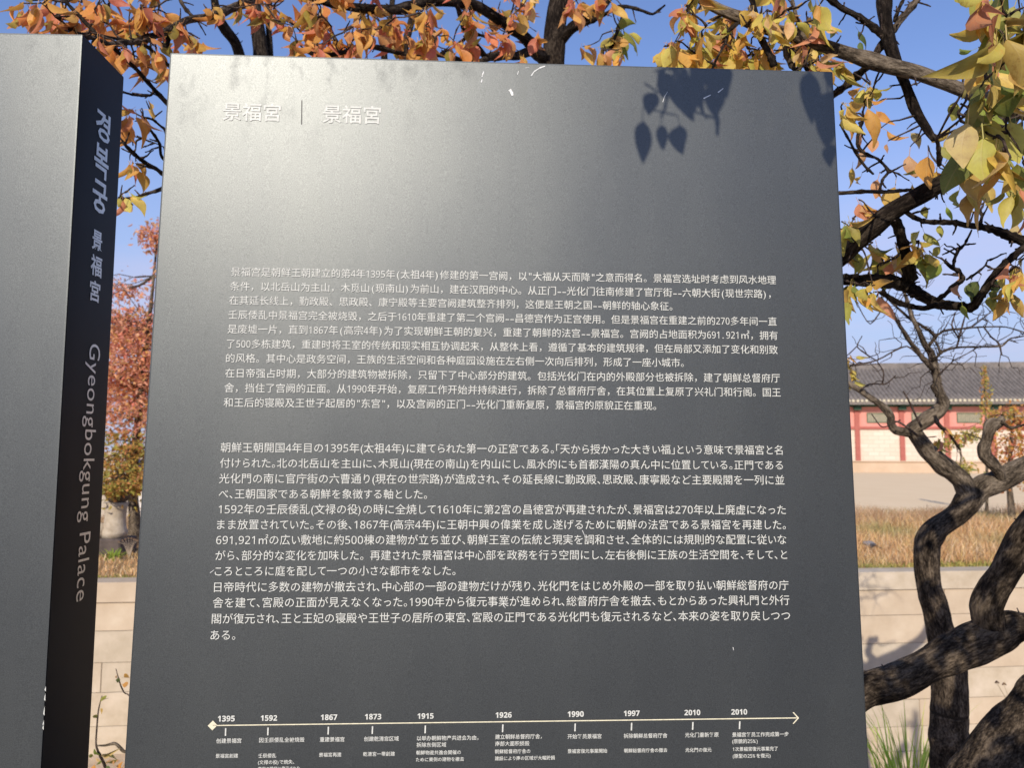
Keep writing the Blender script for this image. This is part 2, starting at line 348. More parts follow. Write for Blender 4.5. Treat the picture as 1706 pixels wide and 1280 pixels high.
for k in range(8):
    z1, z0 = levels[k], levels[k+1]
    x = -6.2 + (0.37*k) % 0.6
    while x < 8.5:
        w = (1.5 if k == 0 else 1.02) + random.uniform(-.24, .24)
        w = round(w/0.06)*0.06
        key = (k, round(w, 2))
        if key not in bm_cache:
            mb = MB(); g = 0.0018
            mb.box(g, w-g, 0.0, 0.06 if k else 0.18, g, z1-z0-g, 0.002)
            bm_cache[key] = [mesh('stone_block', mb.v, mb.f, mm) for mm in (stone_m, stone_g, stone_w)]
        proud = -0.012 if k == 0 else random.uniform(-.004, .004)
        obj('stone_block', random.choice(bm_cache[key]), wall, (x, proud, z0))
        x += w

# ------------------------------------------------------------------ palace corridor building
red_m = simple('red_painted_wall', [(0.3, (0.60, 0.24, 0.19)), (0.7, (0.68, 0.30, 0.25))], scale=2, bump=0)
redd_m = simple('dark_red_timber', [(0.3, (0.34, 0.10, 0.08)), (0.7, (0.42, 0.14, 0.11))], scale=3, bump=0)
green_m = simple('green_painted_brackets', [(0.3, (0.03, 0.07, 0.045)), (0.7, (0.06, 0.12, 0.08))], scale=4, bump=0)
latt_m = simple('lattice_green', [(0.3, (0.10, 0.13, 0.085)), (0.7, (0.17, 0.19, 0.12))], scale=6, bump=0)
pane_m = simple('window_paper', [(0.3, (0.30, 0.27, 0.20)), (0.7, (0.40, 0.35, 0.27))], scale=3, bump=0)
tile_m = simple('grey_roof_tile', [(0.3, (0.13, 0.115, 0.105)), (0.5, (0.18, 0.16, 0.145)), (0.7, (0.24, 0.21, 0.19))], scale=3, bump=0.3, bdist=0.01)
tiled_m = simple('roof_tile_end', [(0.3, (0.42, 0.38, 0.28)), (0.7, (0.62, 0.57, 0.42))], scale=5, bump=0)
plat_m = simple('platform_stone', [(0.3, (0.46, 0.34, 0.23)), (0.7, (0.56, 0.43, 0.31))], scale=0.8, bump=0)
m, nt_, b_ = newmat('cream_brick_wall')
t_ = nt_.nodes.new('ShaderNodeTexCoord'); br = nt_.nodes.new('ShaderNodeTexBrick')
q_ = nt_.nodes.new('ShaderNodeMapping'); q_.inputs['Rotation'].default_value = (math.pi/2, 0, 0); L(nt_, t_.outputs['Object'], q_.inputs[0]); L(nt_, q_.outputs[0], br.inputs['Vector'])
br.inputs['Color1'].default_value = (0.70, 0.60, 0.49, 1); br.inputs['Color2'].default_value = (0.63, 0.53, 0.42, 1); br.inputs['Mortar'].default_value = (0.56, 0.46, 0.36, 1)
br.inputs['Scale'].default_value = 1.0; br.inputs['Brick Width'].default_value = 0.62; br.inputs['Row Height'].default_value = 0.24; br.inputs['Mortar Size'].default_value = 0.018
L(nt_, br.outputs[0], b_.inputs['Base Color']); b_.inputs['Roughness'].default_value = 0.9
cream_m = m
bld = empty('palace_corridor', (21.0, 48.0, 0.62), math.radians(-8.0))
tag(bld, 'long low palace corridor building with grey tiled roof, red upper wall and cream lower wall', 'building')
X0, X1, BAY = -33.28, 25.6, 2.56
mb = MB(); mb.box(X0-1, X1+1, -1.2, 6.0, -0.25, 0.60); mb.box(X0-1.1, X1+1.1, -1.28, 6.1, 0.602, 0.66); mb.build('platform', plat_m, bld)
mb = MB(); mb.box(X0, X1, 0.0, 4.2, 0.66, 2.60); mb.build('lower_wall', cream_m, bld)
mb = MB(); mb.box(X0, X1, -0.02, 4.2, 2.60, 4.1); mb.build('upper_wall', red_m, bld)
mb = MB(); mb.box(X0, X1, -0.10, 0.05, 2.56, 2.72); mb.build('beam', redd_m, bld)
mb = MB(); mb.box(X0, X1, -0.16, 0.05, 3.92, 4.12); mb.build('beam', green_m, bld)
nb = int(round((X1-X0)/BAY))
pm = MB(); pm.box(-.14, .14, -.12, .04, 0.66, 3.92); post_me = mesh('post', pm.v, pm.f, redd_m)
wm = MB(); wm.box(-.70, .70, -.07, -.022, 0, .07); wm.box(-.70, .70, -.07, -.022, .55, .62); wm.box(-.70, -.63, -.07, -.022, .07, .55); wm.box(.63, .70, -.07, -.022, .07, .55)
for i in range(1, 12): wm.box(-.63+i*.105-.012, -.63+i*.105+.012, -.06, -.035, .07, .55)
win_me = mesh('window', wm.v, wm.f, latt_m)
pn = MB(); pn.box(-.63, .63, -.034, -.022, .07, .55); pane_me = mesh('pane', pn.v, pn.f, pane_m)
bk = MB(); bk.box(-.10, .10, -.55, -.16, 3.95, 4.12); bk.box(-.22, .22, -.35, -.16, 3.72, 3.91); br_me = mesh('bracket', bk.v, bk.f, green_m)
for i in range(nb+1):
    x = X0 + i*BAY; obj('post', post_me, bld, (x, 0, 0)); obj('bracket', br_me, bld, (x, 0, 0))
    if i < nb:
        w = obj('window', win_me, bld, (x+BAY/2, 0, 2.95)); obj('pane', pane_me, w)
# roof: slab, ribs of round tiles, eave discs, ridge
def roofz(y):           # concave slope
    t = (y+0.80)/4.45; return 4.24 + 2.45*(0.80*t+0.20*t*t)
rs = MB(); NS = 6
prof = [(-0.80+4.45*k/NS, roofz(-0.80+4.45*k/NS)) for k in range(NS+1)]
top = [(y, z) for y, z in prof] + [(7.30-y, z) for y, z in prof[::-1]][1:]
vs = [(x, y, z) for x in (X0-1.2, X1+1.2) for y, z in top] + [(x, y, z-0.22) for x in (X0-1.2, X1+1.2) for y, z in top]
n = len(top); fs = []
for j in range(n-1):
    fs.append((j, n+j, n+j+1, j+1)); fs.append((2*n+j, 2*n+j+1, 3*n+j+1, 3*n+j))
    fs.append((j, j+1, 2*n+j+1, 2*n+j)); fs.append((n+j, 3*n+j, 3*n+j+1, n+j+1))
fs += [(0, 2*n, 3*n, n), (n-1, 2*n-1, 4*n-1, 3*n-1)]
rs.add(vs, fs); roof = rs.build('roof', tile_m, bld)
rb = MB(); x = X0-1.1; ends = MB()
while x < X1+1.1:
    vs = []; sec = [(-.08, -.02), (-.06, .075), (0, .12), (.06, .075), (.08, -.02)]
    for y, z in prof:
        for dx, dz in sec: vs.append((x+dx, y-0.02, z+dz))
    fs = [(j*5+k, j*5+k+1, (j+1)*5+k+1, (j+1)*5+k) for j in range(NS) for k in range(4)] + [(0, 4, 3, 2, 1)]
    rb.add(vs, fs)
    c = [(x+.085*math.cos(a), -0.85, 4.25+.085*math.sin(a)) for a in [i*math.pi/4 for i in range(8)]]
    ends.add(c + [(p[0], -0.822, p[2]) for p in c], [tuple(range(7, -1, -1)) and tuple(range(8))] + [(i, 8+i, 8+(i+1) % 8, (i+1) % 8) for i in range(8)])
    x += 0.25
o = rb.build('roof_tile_ribs', tile_m, roof, True); tag(o, kind='stuff')
o = ends.build('eave_tile_ends', tiled_m, roof); tag(o, kind='stuff')
mb = MB(); mb.box(X0-1.2, X1+1.2, 3.45, 3.85, 6.55, 6.98, 0.05); mb.build('ridge', tile_m, roof)
mb = MB(); x = X0-1
while x < X1+1:
    mb.box(x-.05, x+.05, -.74, -.2, 4.03, 4.13); x += 0.34
o = mb.build('rafter_ends', simple('rafter_green', [(0.3, (0.10, 0.16, 0.10)), (0.7, (0.20, 0.26, 0.16))], bump=0), bld); tag(o, kind='stuff')

# ------------------------------------------------------------------ the two sign slabs
def slab(name, A, B, C_, D, thick, mat, bev=0.0022):
    """A top-left, B top-right, C bottom-right, D bottom-left of the front face (world)"""
    nrm = (B-A).cross(D-A).normalized()
    if nrm.y > 0: nrm = -nrm          # towards the viewer
    import bmesh
    bm = bmesh.new(); f = [bm.verts.new(p) for p in (A, B, C_, D)]; k = [bm.verts.new(p-nrm*thick) for p in (A, B, C_, D)]
    bm.faces.new(f[::-1]); bm.faces.new(k)
    for i in range(4): bm.faces.new((f[i], f[(i+1) % 4], k[(i+1) % 4], k[i]))
    bmesh.ops.recalc_face_normals(bm, faces=bm.faces)
    bmesh.ops.bevel(bm, geom=list(bm.edges), offset=bev, segments=2, affect='EDGES', profile=0.7)
    me = bpy.data.meshes.new(name); bm.to_mesh(me); bm.free(); me.materials.append(mat); me.materials.append(M_side)
    for p in me.polygons:
        if abs(p.normal.x) > .9 or p.normal.z > .9: p.material_index = 1
    return me, nrm
def extend(a, b, z):       # the point of the line a-b at height z
    t = (z-a.z)/(b.z-a.z); return a + (b-a)*t
# right-hand slab (text panel)
YL, YR = 0.987, 1.030
A = P(283, 85.5, YL); B = P(1387.5, 120.5, YR)
Dm = P(206.5, 1280, YL); Cm = P(1447.5, 1280, YR)
A.z = B.z = (A.z+B.z)/2
D = extend(A, Dm, 0.0); Cc = extend(B, Cm, 0.0)
D.y = A.y; Cc.y = B.y
base_p = Vector(((D.x+Cc.x)/2, (D.y+Cc.y)/2, 0))
panel = empty('information_sign', base_p)
tag(panel, 'tall dark grey metal sign slab facing us, with Chinese and Japanese text and a timeline', 'sign')
PU = (B-A).normalized(); PV = Vector((0, 0, 1)); PN = PU.cross(PV).normalized()
if PN.y > 0: PN = -PN
me, _ = slab('sign_body', A-base_p, B-base_p, Cc-base_p, D-base_p, 0.112, M_metal)
obj('sign_body', me, panel)
PO = Vector((A.x, A.y, 0))       # panel plane origin
def uv_on(px, py, O, U, V, Nn):
    d = ray(px, py); t = (O-Vector((0, 0, EYE))).dot(Nn)/d.dot(Nn); w = Vector((0, 0, EYE))+d*t-O
    return w.dot(U), w.dot(V)
# left-hand slab
La = P(137.5, 56.5, 0.947); Lb = P(211, 134, 1.059); Lbm = P(68, 1280, 0.947)
yawL = math.radians(1.6); LU = Vector((math.cos(yawL), math.sin(yawL), 0)); 
topR = La; botR = extend(La, Lbm, 0.0); botR.y = La.y
WL = 0.90
topL = topR - LU*WL; taper = abs(botR.x-topR.x); botL = botR - LU*(WL+2*taper)
basel = Vector(((botR.x+botL.x)/2, botR.y, 0))
lslab = empty('information_sign', basel)
tag(lslab, 'dark grey metal sign slab at the left, palace name down its shaded side', 'sign')
me, LN = slab('sign_body', topL-basel, topR-basel, botR-basel, botL-basel, 0.113, M_metal)
obj('sign_body', me, lslab)
# its side face
SU = -LN; SUv = SU.normalized()                # towards the back
SV = (topR-botR).normalized()
SN = SUv.cross(SV).normalized()
if SN.x < 0: SN = -SN

# ---- glyphs
_gc = {}
def glyph(ch, bold=0.0):
    k = (ch, bold)
    if k not in _gc:
        cu = bpy.data.curves.new('glyph', 'FONT'); cu.body = ch; cu.size = 1; cu.resolution_u = 2; cu.offset = bold
        o = bpy.data.objects.new('glyph', cu); me = o.to_mesh()
        _gc[k] = ([(v.co.x, v.co.y) for v in me.vertices], [tuple(p.vertices) for p in me.polygons])
        o.to_mesh_clear(); bpy.data.objects.remove(o); bpy.data.curves.remove(cu)
    return _gc[k]
def cell(ch, style):
    """(cell width in em, x scale, x shift)"""
    o = ord(ch)
    if style == 'yr': return 0.575, 1.0, 0.0
    dg = 0x1D7E2 <= o <= 0x1D7EB
    if style == 'cn':
        if dg: return 0.5, 0.86, 0.0
        if ch == '.': return 0.5, 1.0, 0.1
        if ch == '-': return 0.5, 1.5, 0.02
        if ch in '("': return 0.5, 1.0, 0.1
        if ch == ')': return 0.5, 1.0, 0.05
        if ch == '%': return 0.6, .7, 0
        return 1.0, 1.0, 0.0
    if dg: return 0.58, 1.0, 0.0
    if ch in ',': return 0.28, 1.0, 0.0
    if ch == '(': return 0.34, 1.0, 0.02
    if ch == ')': return 0.36, 1.0, -0.02
    if ch in '、': return 0.50, 1.0, 0.0
    if ch in '。': return 0.48, 1.0, 0.0
    if ch == '「': return 0.44, 1.0, -0.56
    if ch == '」': return 0.44, 1.0, 0.0
    if ch == ' ': return 0.45, 1, 0
    if ch == '%': return 0.8, .9, 0
    if ch in 'っりしくいうとこてれすらさ': return 0.90, 0.93, 0.0
    return 1.0, 1.0, 0.0
def text_mesh(s, style, em, bold=0.0, W=None):
    vs = []; fs = []; x = 0
    if style == 'yr': s = ''.join(chr(0x1D7EC+int(c)) for c in s)
    else: s = ''.join(chr(0x1D7E2+int(c)) if c in '0123456789' else c for c in s)
    for ch in s:
        w, sc, sh = cell(ch, style)
        if ch != ' ':
            gv, gf = glyph(ch, bold); b = len(vs)
            xsg = [a for a, _ in gv]
            for (gx, gy) in gv: vs.append(((x+gx*sc+sh), gy))
            fs += [tuple(i+b for i in f) for f in gf]
        x += w
    return vs, fs, x
def place(name, vs, fs, O, U, V, Nn, parent, base, mat, off=0.0006):
    me = mesh(name, [O+U*a+V*b+Nn*off-base for a, b in vs], fs, mat)
    # make faces look outwards
    if len(me.polygons) and me.polygons[0].normal.dot(Nn) < 0: me.flip_normals()
    return obj(name, me, parent)
def panel_line(name, s, style, xl, xr, yc, bold=0.0, mat=None, vcent=0.36):
    """one printed line: spans xl..xr in the photograph at mid height yc (left end)"""
    u0, v = uv_on(xl, yc, PO, PU, PV, PN)
    d = uv_on(xr, yc, PO, PU, PV, PN); u1 = d[0]
    # second pass: the right end at the same height on the panel
    for _ in range(3):
        lo, hi = yc-60, yc+60
        for _ in range(30):
            mid = (lo+hi)/2
            if uv_on(xr, mid, PO, PU, PV, PN)[1] > v: lo = mid
            else: hi = mid
        u1 = uv_on(xr, (lo+hi)/2, PO, PU, PV, PN)[0]
    vs, fs, n = text_mesh(s, style, 1, bold)
    xs = [a for a, _ in vs]; x0, x1 = min(xs), max(xs)
    em = (u1-u0)/(x1-x0)
    emv = em if style != 'x' else em
    out = [(u0+(a-x0)*em, v+(b-vcent)*emv) for a, b in vs]
    return place(name, out, fs, PO, PU, PV, PN, panel, base_p, mat or M_print), em

CN = [
 ("景福宫是朝鲜王朝建立的第4年1395年(太祖4年)修建的第一宫阙，以\"大福从天而降\"之意而得名。景福宫选址时考虑到风水地理", 385.5, 1292.5, 453),
 ("条件，以北岳山为主山，木觅山(现南山)为前山，建在汉阳的中心。从正门--光化门往南修建了官厅街--六朝大街(现世宗路)，", 384, 1283.7, 477),
 ("在其延长线上，勤政殿、思政殿、康宁殿等主要宫阙建筑整齐排列，这便是王朝之国--朝鲜的轴心象征。", 382.5, 1120, 500.5),
 ("壬辰倭乱中景福宫完全被烧毁，之后于1610年重建了第二个宫阙--昌德宫作为正宫使用。但是景福宫在重建之前的270多年间一直", 380.8, 1293.7, 524.5),
 ("是废墟一片，直到1867年(高宗4年)为了实现朝鲜王朝的复兴，重建了朝鲜的法宫--景福宫。宫阙的占地面积为691.921㎡，拥有", 379.5, 1295.4, 548.5),
 ("了500多栋建筑，重建时将王室的传统和现实相互协调起来，从整体上看，遵循了基本的建筑规律，但在局部又添加了变化和别致", 378, 1295.4, 573),
 ("的风格。其中心是政务空间，王族的生活空间和各种庭园设施在左右侧一次向后排列，形成了一座小城市。", 376.8, 1139, 597),
 ("在日帝强占时期，大部分的建筑物被拆除，只留下了中心部分的建筑。包括光化门在内的外殿部分也被拆除，建了朝鲜总督府厅", 375.5, 1299, 622),
 ("舍，挡住了宫阙的正面。从1990年开始，复原工作开始并持续进行，拆除了总督府厅舍，在其位置上复原了兴礼门和行阁。国王", 374.2, 1300.4, 646.5),
 ("和王后的寝殿及王世子起居的\"东宫\"，以及宫阙的正门--光化门重新复原，景福宫的原貌正在重现。", 373, 1093, 671)]
for s, a, b, y in CN: panel_line('text_line', s, 'cn', a, b, y)
JP = [
 ("朝鮮王朝開国4年目の1395年(太祖4年)に建てられた第一の正宮である。「天から授かった大きい福」という意味で景福宮と名", 368, 1303.4, 746),
 ("付けられた。北の北岳山を主山に、木覓山(現在の南山)を内山にし、風水的にも首都漢陽の真ん中に位置している。正門である", 367, 1304, 772),
 ("光化門の南に官庁街の六曹通り(現在の世宗路)が造成され、その延長線に勤政殿、思政殿、康寧殿など主要殿閣を一列に並", 365.5, 1306.5, 797.7),
 ("べ、王朝国家である朝鮮を象徴する軸とした。", 364.5, 711.6, 823.5),
 ("1592年の壬辰倭乱(文禄の役)の時に全焼して1610年に第2宮の昌徳宮が再建されたが、景福宮は270年以上廃虚になった", 364.5, 1308.8, 849),
 ("まま放置されていた。その後、1867年(高宗4年)に王朝中興の偉業を成し遂げるために朝鮮の法宮である景福宮を再建した。", 362, 1308.8, 874.7),
 ("691,921㎡の広い敷地に約500棟の建物が立ち並び、朝鮮王室の伝統と現実を調和させ、全体的には規則的な配置に従いな", 360.5, 1309.7, 900.3),
 ("がら、部分的な変化を加味した。 再建された景福宮は中心部を政務を行う空間にし、左右後側に王族の生活空間を、そして、と", 359.3, 1311, 926.3),
 ("ころところに庭を配して一つの小さな都市をなした。", 358.3, 759, 952.4),
 ("日帝時代に多数の建物が撤去され、中心部の一部の建物だけが残り、光化門をはじめ外殿の一部を取り払い朝鮮総督府の庁", 357, 1313.3, 979),
 ("舎を建て、宮殿の正面が見えなくなった。1990年から復元事業が進められ、総督府庁舎を撤去、もとからあった興礼門と外行", 354.9, 1314.8, 1005),
 ("閣が復元され、王と王妃の寝殿や王世子の居所の東宮、宮殿の正門である光化門も復元されるなど、本来の姿を取り戻しつつ", 353.2, 1316, 1031.7),
 ("ある。", 351, 392.5, 1059)]
for s, a, b, y in JP: panel_line('text_line', s, 'jp', a, b, y)
panel_line('title_text', '景福宮', 'jp', 371, 468, 186, bold=0.012)
panel_line('title_text', '景福宮', 'jp', 537.5, 634.5, 190, bold=0.012)
def flat_poly(name, pts, mat, faces=None):
    q = [uv_on(x, y, PO, PU, PV, PN) for x, y in pts]
    return place(name, q, faces or [tuple(range(len(q)))], PO, PU, PV, PN, panel, base_p, mat, 0.0005)
flat_poly('title_divider', [(502.2, 167), (503.6, 167), (503.2, 207), (501.8, 207)], M_print_line)
flat_poly('timeline_bar', [(355, 1208.6), (1327, 1195.9), (1327, 1197.7), (355, 1210.4)], M_print_cream)
flat_poly('timeline_diamond', [(346.3, 1209.8), (355, 1201.2), (362.4, 1209), (354, 1217.6)], M_print_cream)
flat_poly('timeline_arrowhead', [(1320.2, 1187.4), (1322.3, 1187.3), (1331, 1196.9), (1322.2, 1206.6), (1320.2, 1206.6), (1328.2, 1196.9)], M_print_cream, [(0, 1, 2, 5), (5, 2, 3, 4)])
def tly(x): return 1209.5 - (x-355)*(1209.5-1196.8)/(1327-355)
YE = [('1395', 363, 391.5, 376), ('1592', 434.5, 462, 446.5), ('1867', 534.5, 562, 547), ('1873', 608, 635.5, 620.5), ('1915', 695.5, 722.5, 708.5),
      ('1926', 825.5, 852.5, 837.5), ('1990', 945.5, 972.5, 958), ('1997', 1039, 1065.5, 1052), ('2010', 1140, 1166.5, 1154), ('2010', 1218, 1244.5, 1232)]
for s, a, b, tx in YE:
    panel_line('year_text', s, 'yr', a, b, tly((a+b)/2)-11.2, bold=0.012, mat=M_print)
    y0 = tly(tx)+4.5; flat_poly('timeline_tick', [(tx-.9, y0), (tx+1.4, y0), (tx+.9, y0+13), (tx-1.4, y0+13)], M_print)
CAP = [("创建景福宫", 360.5, 402.5, 1235.3), ("景福宫創建", 359.5, 397, 1260.3),
 ("因壬辰倭乱全被烧毁", 432, 507.5, 1234), ("壬辰倭乱", 430.5, 460.5, 1260), ("(文禄の役)で焼失、", 430, 490.5, 1271), ("高宗の時代に復元された", 430, 500, 1281.5),
 ("重建景福宫", 533, 574, 1233), ("景福宮再建", 531.5, 569, 1258.5),
 ("创建乾清宫区域", 606.5, 664.5, 1232), ("乾清宮一帯創建", 605, 658, 1257.3),
 ("以举办朝鲜物产共进会为由，", 694.5, 797, 1231), ("拆除东侧区域", 694, 743.5, 1242), ("朝鮮物産共進会開催の", 693.5, 768, 1255), ("ために東側の建物を撤去", 693, 773, 1266.5),
 ("建立朝鲜总督府厅舍，", 825, 902.5, 1228.5), ("南部大面积损毁", 825, 882, 1240), ("朝鮮総督府庁舎の", 824.5, 883.5, 1253), ("建設により南の区域が大幅毀損", 824.5, 924.5, 1264.5),
 ("开始复员景福宫", 945.5, 1002, 1228), ("景福宮復元事業開始", 945.5, 1011.5, 1252.5),
 ("拆除朝鲜总督府厅舍", 1039, 1111.5, 1227), ("朝鮮総督府庁舎の撤去", 1039.5, 1111.5, 1251.5),
 ("光化门重新复原", 1141, 1197, 1225.5), ("光化門の復元", 1141.5, 1185, 1250.5),
 ("景福宫复员工作完成第一步", 1219.5, 1313.5, 1225), ("(原貌的25%)", 1219.5, 1262, 1236), ("1次景福宮復元事業完了", 1220.5, 1295.5, 1249), ("(原型の25%を復元)", 1220.5, 1283.5, 1260.5)]
for s, a, b, y in CAP: panel_line('caption_text', s, 'jp', a, b, y, bold=0.008)

# scratches and paint chips on the sign
mb = MB()
def fleck(pts, w):
    q = [uv_on(x, y, PO, PU, PV, PN) for x, y in pts]
    for i in range(len(q)-1):
        a = Vector(q[i]); b = Vector(q[i+1]); d = (b-a).normalized(); nn = Vector((-d.y, d.x))*w/2*(0.5+random.random())
        e = [a-nn, b-nn*.6, b+nn*.6, a+nn]
        mb.add([PO+PU*p.x+PV*p.y+PN*0.0004-base_p for p in e], [(0, 1, 2, 3)])
for pts, w in [([(849, 149), (852, 153), (854, 159)], .003), ([(803, 128), (804, 124), (806, 119)], .0018), ([(802, 137), (803, 132)], .002),
               ([(885, 126), (890, 119), (899, 113), (908, 110)], .0018), ([(862, 124), (864, 118)], .001), ([(875, 113), (882, 112)], .0008),
               ([(1104, 170), (1107, 161), (1112, 153)], .0011), ([(1172, 164), (1184, 158)], .0013), ([(1196, 154), (1205, 147)], .0011),
               ([(970, 884), (974, 893), (978, 897)], .0007), ([(1221, 1079), (1222, 1084)], .0012), ([(1416, 896), (1419, 901)], .0012),
               ([(1407, 1230), (1409, 1231)], .0012), ([(350, 955), (357, 950)], .0006), ([(372, 108), (377, 118)], .0006), ([(1418, 903), (1424, 909)], .0007),
               ([(500, 1000), (503, 1003)], .0006), ([(840, 1010), (842, 1014)], .0006)]:
    fleck(pts, w)
o = mb.build('scratches', print_mat('bare_scratch', (0.75, 0.75, 0.72), 0.4), panel); tag(o, kind='stuff')

# ---- name down the side of the left slab
SO = Vector(topR)+SN*0.0
def side_text(name, s, ytop, ybot, xl, xr, bold=0.0, latin=False):
    """reads downwards, letter tops towards the back; xl/xr are the near and far side of the letters halfway down"""
    ym = (ytop+ybot)/2
    ul, _ = uv_on(xl, ym, SO, SUv, SV, SN); ur, _ = uv_on(xr, ym, SO, SUv, SV, SN)
    um = (ul+ur)/2
    # heights on the centre line
    def v_at(y):
        # photo x of the centre line at this y: search along x
        lo, hi = 60, 215
        for _ in range(40):
            m_ = (lo+hi)/2
            if uv_on(m_, y, SO, SUv, SV, SN)[0] < um: lo = m_
            else: hi = m_
        return uv_on((lo+hi)/2, y, SO, SUv, SV, SN)[1]
    v0, v1 = v_at(ytop), v_at(ybot)
    if latin:
        cu = bpy.data.curves.new('g', 'FONT'); cu.body = s; cu.size = 1; cu.resolution_u = 4; cu.offset = bold; cu.space_character = 1.06
        oo = bpy.data.objects.new('g', cu); me = oo.to_mesh(); vs = [(v.co.x, v.co.y) for v in me.vertices]; fs = [tuple(p.vertices) for p in me.polygons]
        oo.to_mesh_clear(); bpy.data.objects.remove(oo); bpy.data.curves.remove(cu)
    else: vs, fs, _ = text_mesh(s, 'jp', 1, bold)
    xs = [a for a, _ in vs]; ys = [b for _, b in vs]
    x0, x1, y0, y1 = min(xs), max(xs), min(ys), max(ys)
    out = [(ul+(b-y0)/(y1-y0)*(ur-ul), v0+(a-x0)/(x1-x0)*(v1-v0)) for a, b in vs]
    return place(name, out, fs, SO, SUv, SV, SN, lslab, basel, M_print_side)
def side_char(ch, xl, yt, yb, xr, bold):
    """one upright character: xl/xr its near and far side, yt/yb its top and bottom as seen at the near side"""
    ul, v0 = uv_on(xl, yt, SO, SUv, SV, SN); _, v1 = uv_on(xl, yb, SO, SUv, SV, SN)
    lo, hi = yt-40, yt+60
    for _ in range(40):
        m_ = (lo+hi)/2
        if uv_on(xr, m_, SO, SUv, SV, SN)[1] > v0: lo = m_
        else: hi = m_
    ur = uv_on(xr, (lo+hi)/2, SO, SUv, SV, SN)[0]
    gv, gf = glyph(ch, bold); xs = [a for a, _ in gv]; ys = [b for _, b in gv]
    out = [(ul+(a-min(xs))/(max(xs)-min(xs))*(ur-ul), v1+(b-min(ys))/(max(ys)-min(ys))*(v0-v1)) for a, b in gv]
    return place('side_character', out, gf, SO, SUv, SV, SN, lslab, basel, M_print_side)
for a in [('경', 160.5, 175, 227, 184, .022), ('복', 158, 233, 289, 181.5, .022), ('궁', 155, 294, 349, 179, .022), ('景', 153.8, 380, 415, 170.5, .02), ('福', 151.5, 421, 457, 169.8, .02), ('宮', 149.8, 464, 500, 166.8, .02)]: side_char(*a)
side_text('side_title', 'Gyeongbokgung Palace', 573, 1002, 131.5, 155.5, 0.0, True)
# worn paint along the near edge of the left slab
mb = MB()
for y in (1150, 1166, 1190, 1208, 1214):
    x = 138 - (y-57)*0.0565; p = P(x, y, 0.9465)
    mb.add([p+Vector((-.0012, -.0004, 0))-basel, p+Vector((.0004, -.0004, -.002))-basel, p+Vector((0, -.0004, .006*random.random()+.003))-basel], [(0, 1, 2)])
o = mb.build('scratches', M_print, lslab); tag(o, kind='stuff')

# ------------------------------------------------------------------ leaves
def leaf_mesh(name, wid, curl, fold, twist, mat, segs=7, bend=0.0):
    """unit length along -Z from the origin, petiole above the blade starts at 0"""
    prof = lambda t: (math.sin(math.pi*min(1, t)**0.80))**0.85*(1-0.25*t) if 0 < t < 1 else 0
    vs = []; uvs = []; fs = []
    pet = 0.24
    for i in range(segs+1):
        t = i/segs; w = wid*prof(t)*0.5
        s = pet+t*(1-pet)
        y = curl*t*t; x = bend*math.sin(t*2.6)*.2; a = twist*t
        tipw = 0.006 if i in (0, segs) else w
        for sgn in (-1, 0, 1):
            lx = sgn*tipw; ly = -fold*abs(sgn)*tipw + (random.uniform(-.01, .01) if sgn else 0) + (.04*math.sin(t*9+sgn) if sgn else 0)*wid
            vs.append((x+lx*math.cos(a)-ly*math.sin(a), y+lx*math.sin(a)+ly*math.cos(a), -s + (0.0)))
            uvs.append((0.5+0.5*sgn*(w/wid*2 if wid else 0), t))
    for i in range(segs):
        for k in (0, 1):
            a = i*3+k; fs.append((a, a+1, a+4, a+3))
    b = len(vs)
    vs += [(-.008, 0, 0), (.008, 0, 0), (.008, 0.004, -pet-.01), (-.008, 0.004, -pet-.01)]; uvs += [(.5, 0)]*4
    fs.append((b, b+1, b+2, b+3))
    me = mesh(name, vs, fs, mat, True)
    ul = me.uv_layers.new(name='UVMap')
    for lp in me.loops: ul.data[lp.index].uv = uvs[lp.vertex_index]
    return me
LV = []
for wid, curl, fold, tw in [(.40, .20, .4, .5), (.44, .38, .5, -.7), (.36, -.3, .8, .9), (.38, .50, .8, -1.2), (.50, .10, .25, .2), (.30, .45, 1.1, 1.5), (.44, -.4, .5, -.7), (.38, .65, .6, .6), (.26, .35, 1.5, .8), (.40, .2, .9, 1.7), (.54, .05, .1, .05), (.34, .05, .1, .0)]:
    LV.append(leaf_mesh('leaf', wid, curl, fold, tw, M_leaf, bend=random.uniform(-1, 1)))
LVd = []
for me in LV:
    v = np.array([tuple(x.co) for x in me.vertices]); f = [tuple(p.vertices) for p in me.polygons]
    uvn = np.array([tuple(me.uv_layers[0].data[l].uv) for l in range(len(me.loops))]); LVd.append((v, f, uvn))
PAL = {
 'orange': [(.70, .31, .08), (.72, .37, .09), (.66, .25, .08), (.74, .42, .12), (.68, .24, .13), (.56, .32, .07), (.70, .34, .15), (.40, .30, .07), (.60, .18, .11), (.50, .22, .08)],
 'gold': [(.76, .50, .11), (.78, .56, .16), (.74, .44, .10), (.68, .55, .13), (.72, .38, .09), (.58, .52, .12), (.76, .50, .24), (.66, .28, .16), (.50, .44, .09)],
 'olive': [(.34, .33, .07), (.28, .30, .06), (.48, .42, .09), (.56, .44, .10), (.40, .34, .08), (.22, .26, .06), (.60, .42, .12), (.62, .36, .10)],
 'red': [(.76, .33, .21), (.78, .38, .24), (.72, .26, .18), (.80, .44, .26), (.64, .34, .12), (.80, .40, .30)],
 'mapleg': [(.50, .33, .07), (.42, .36, .08), (.58, .32, .10), (.34, .32, .08), (.60, .26, .10)],
}
def jcol(c, j=.12):
    k = 1+random.uniform(-j, j); return tuple(min(.85, max(.01, a*k*(1+random.uniform(-j, j)*.5))) for a in c)
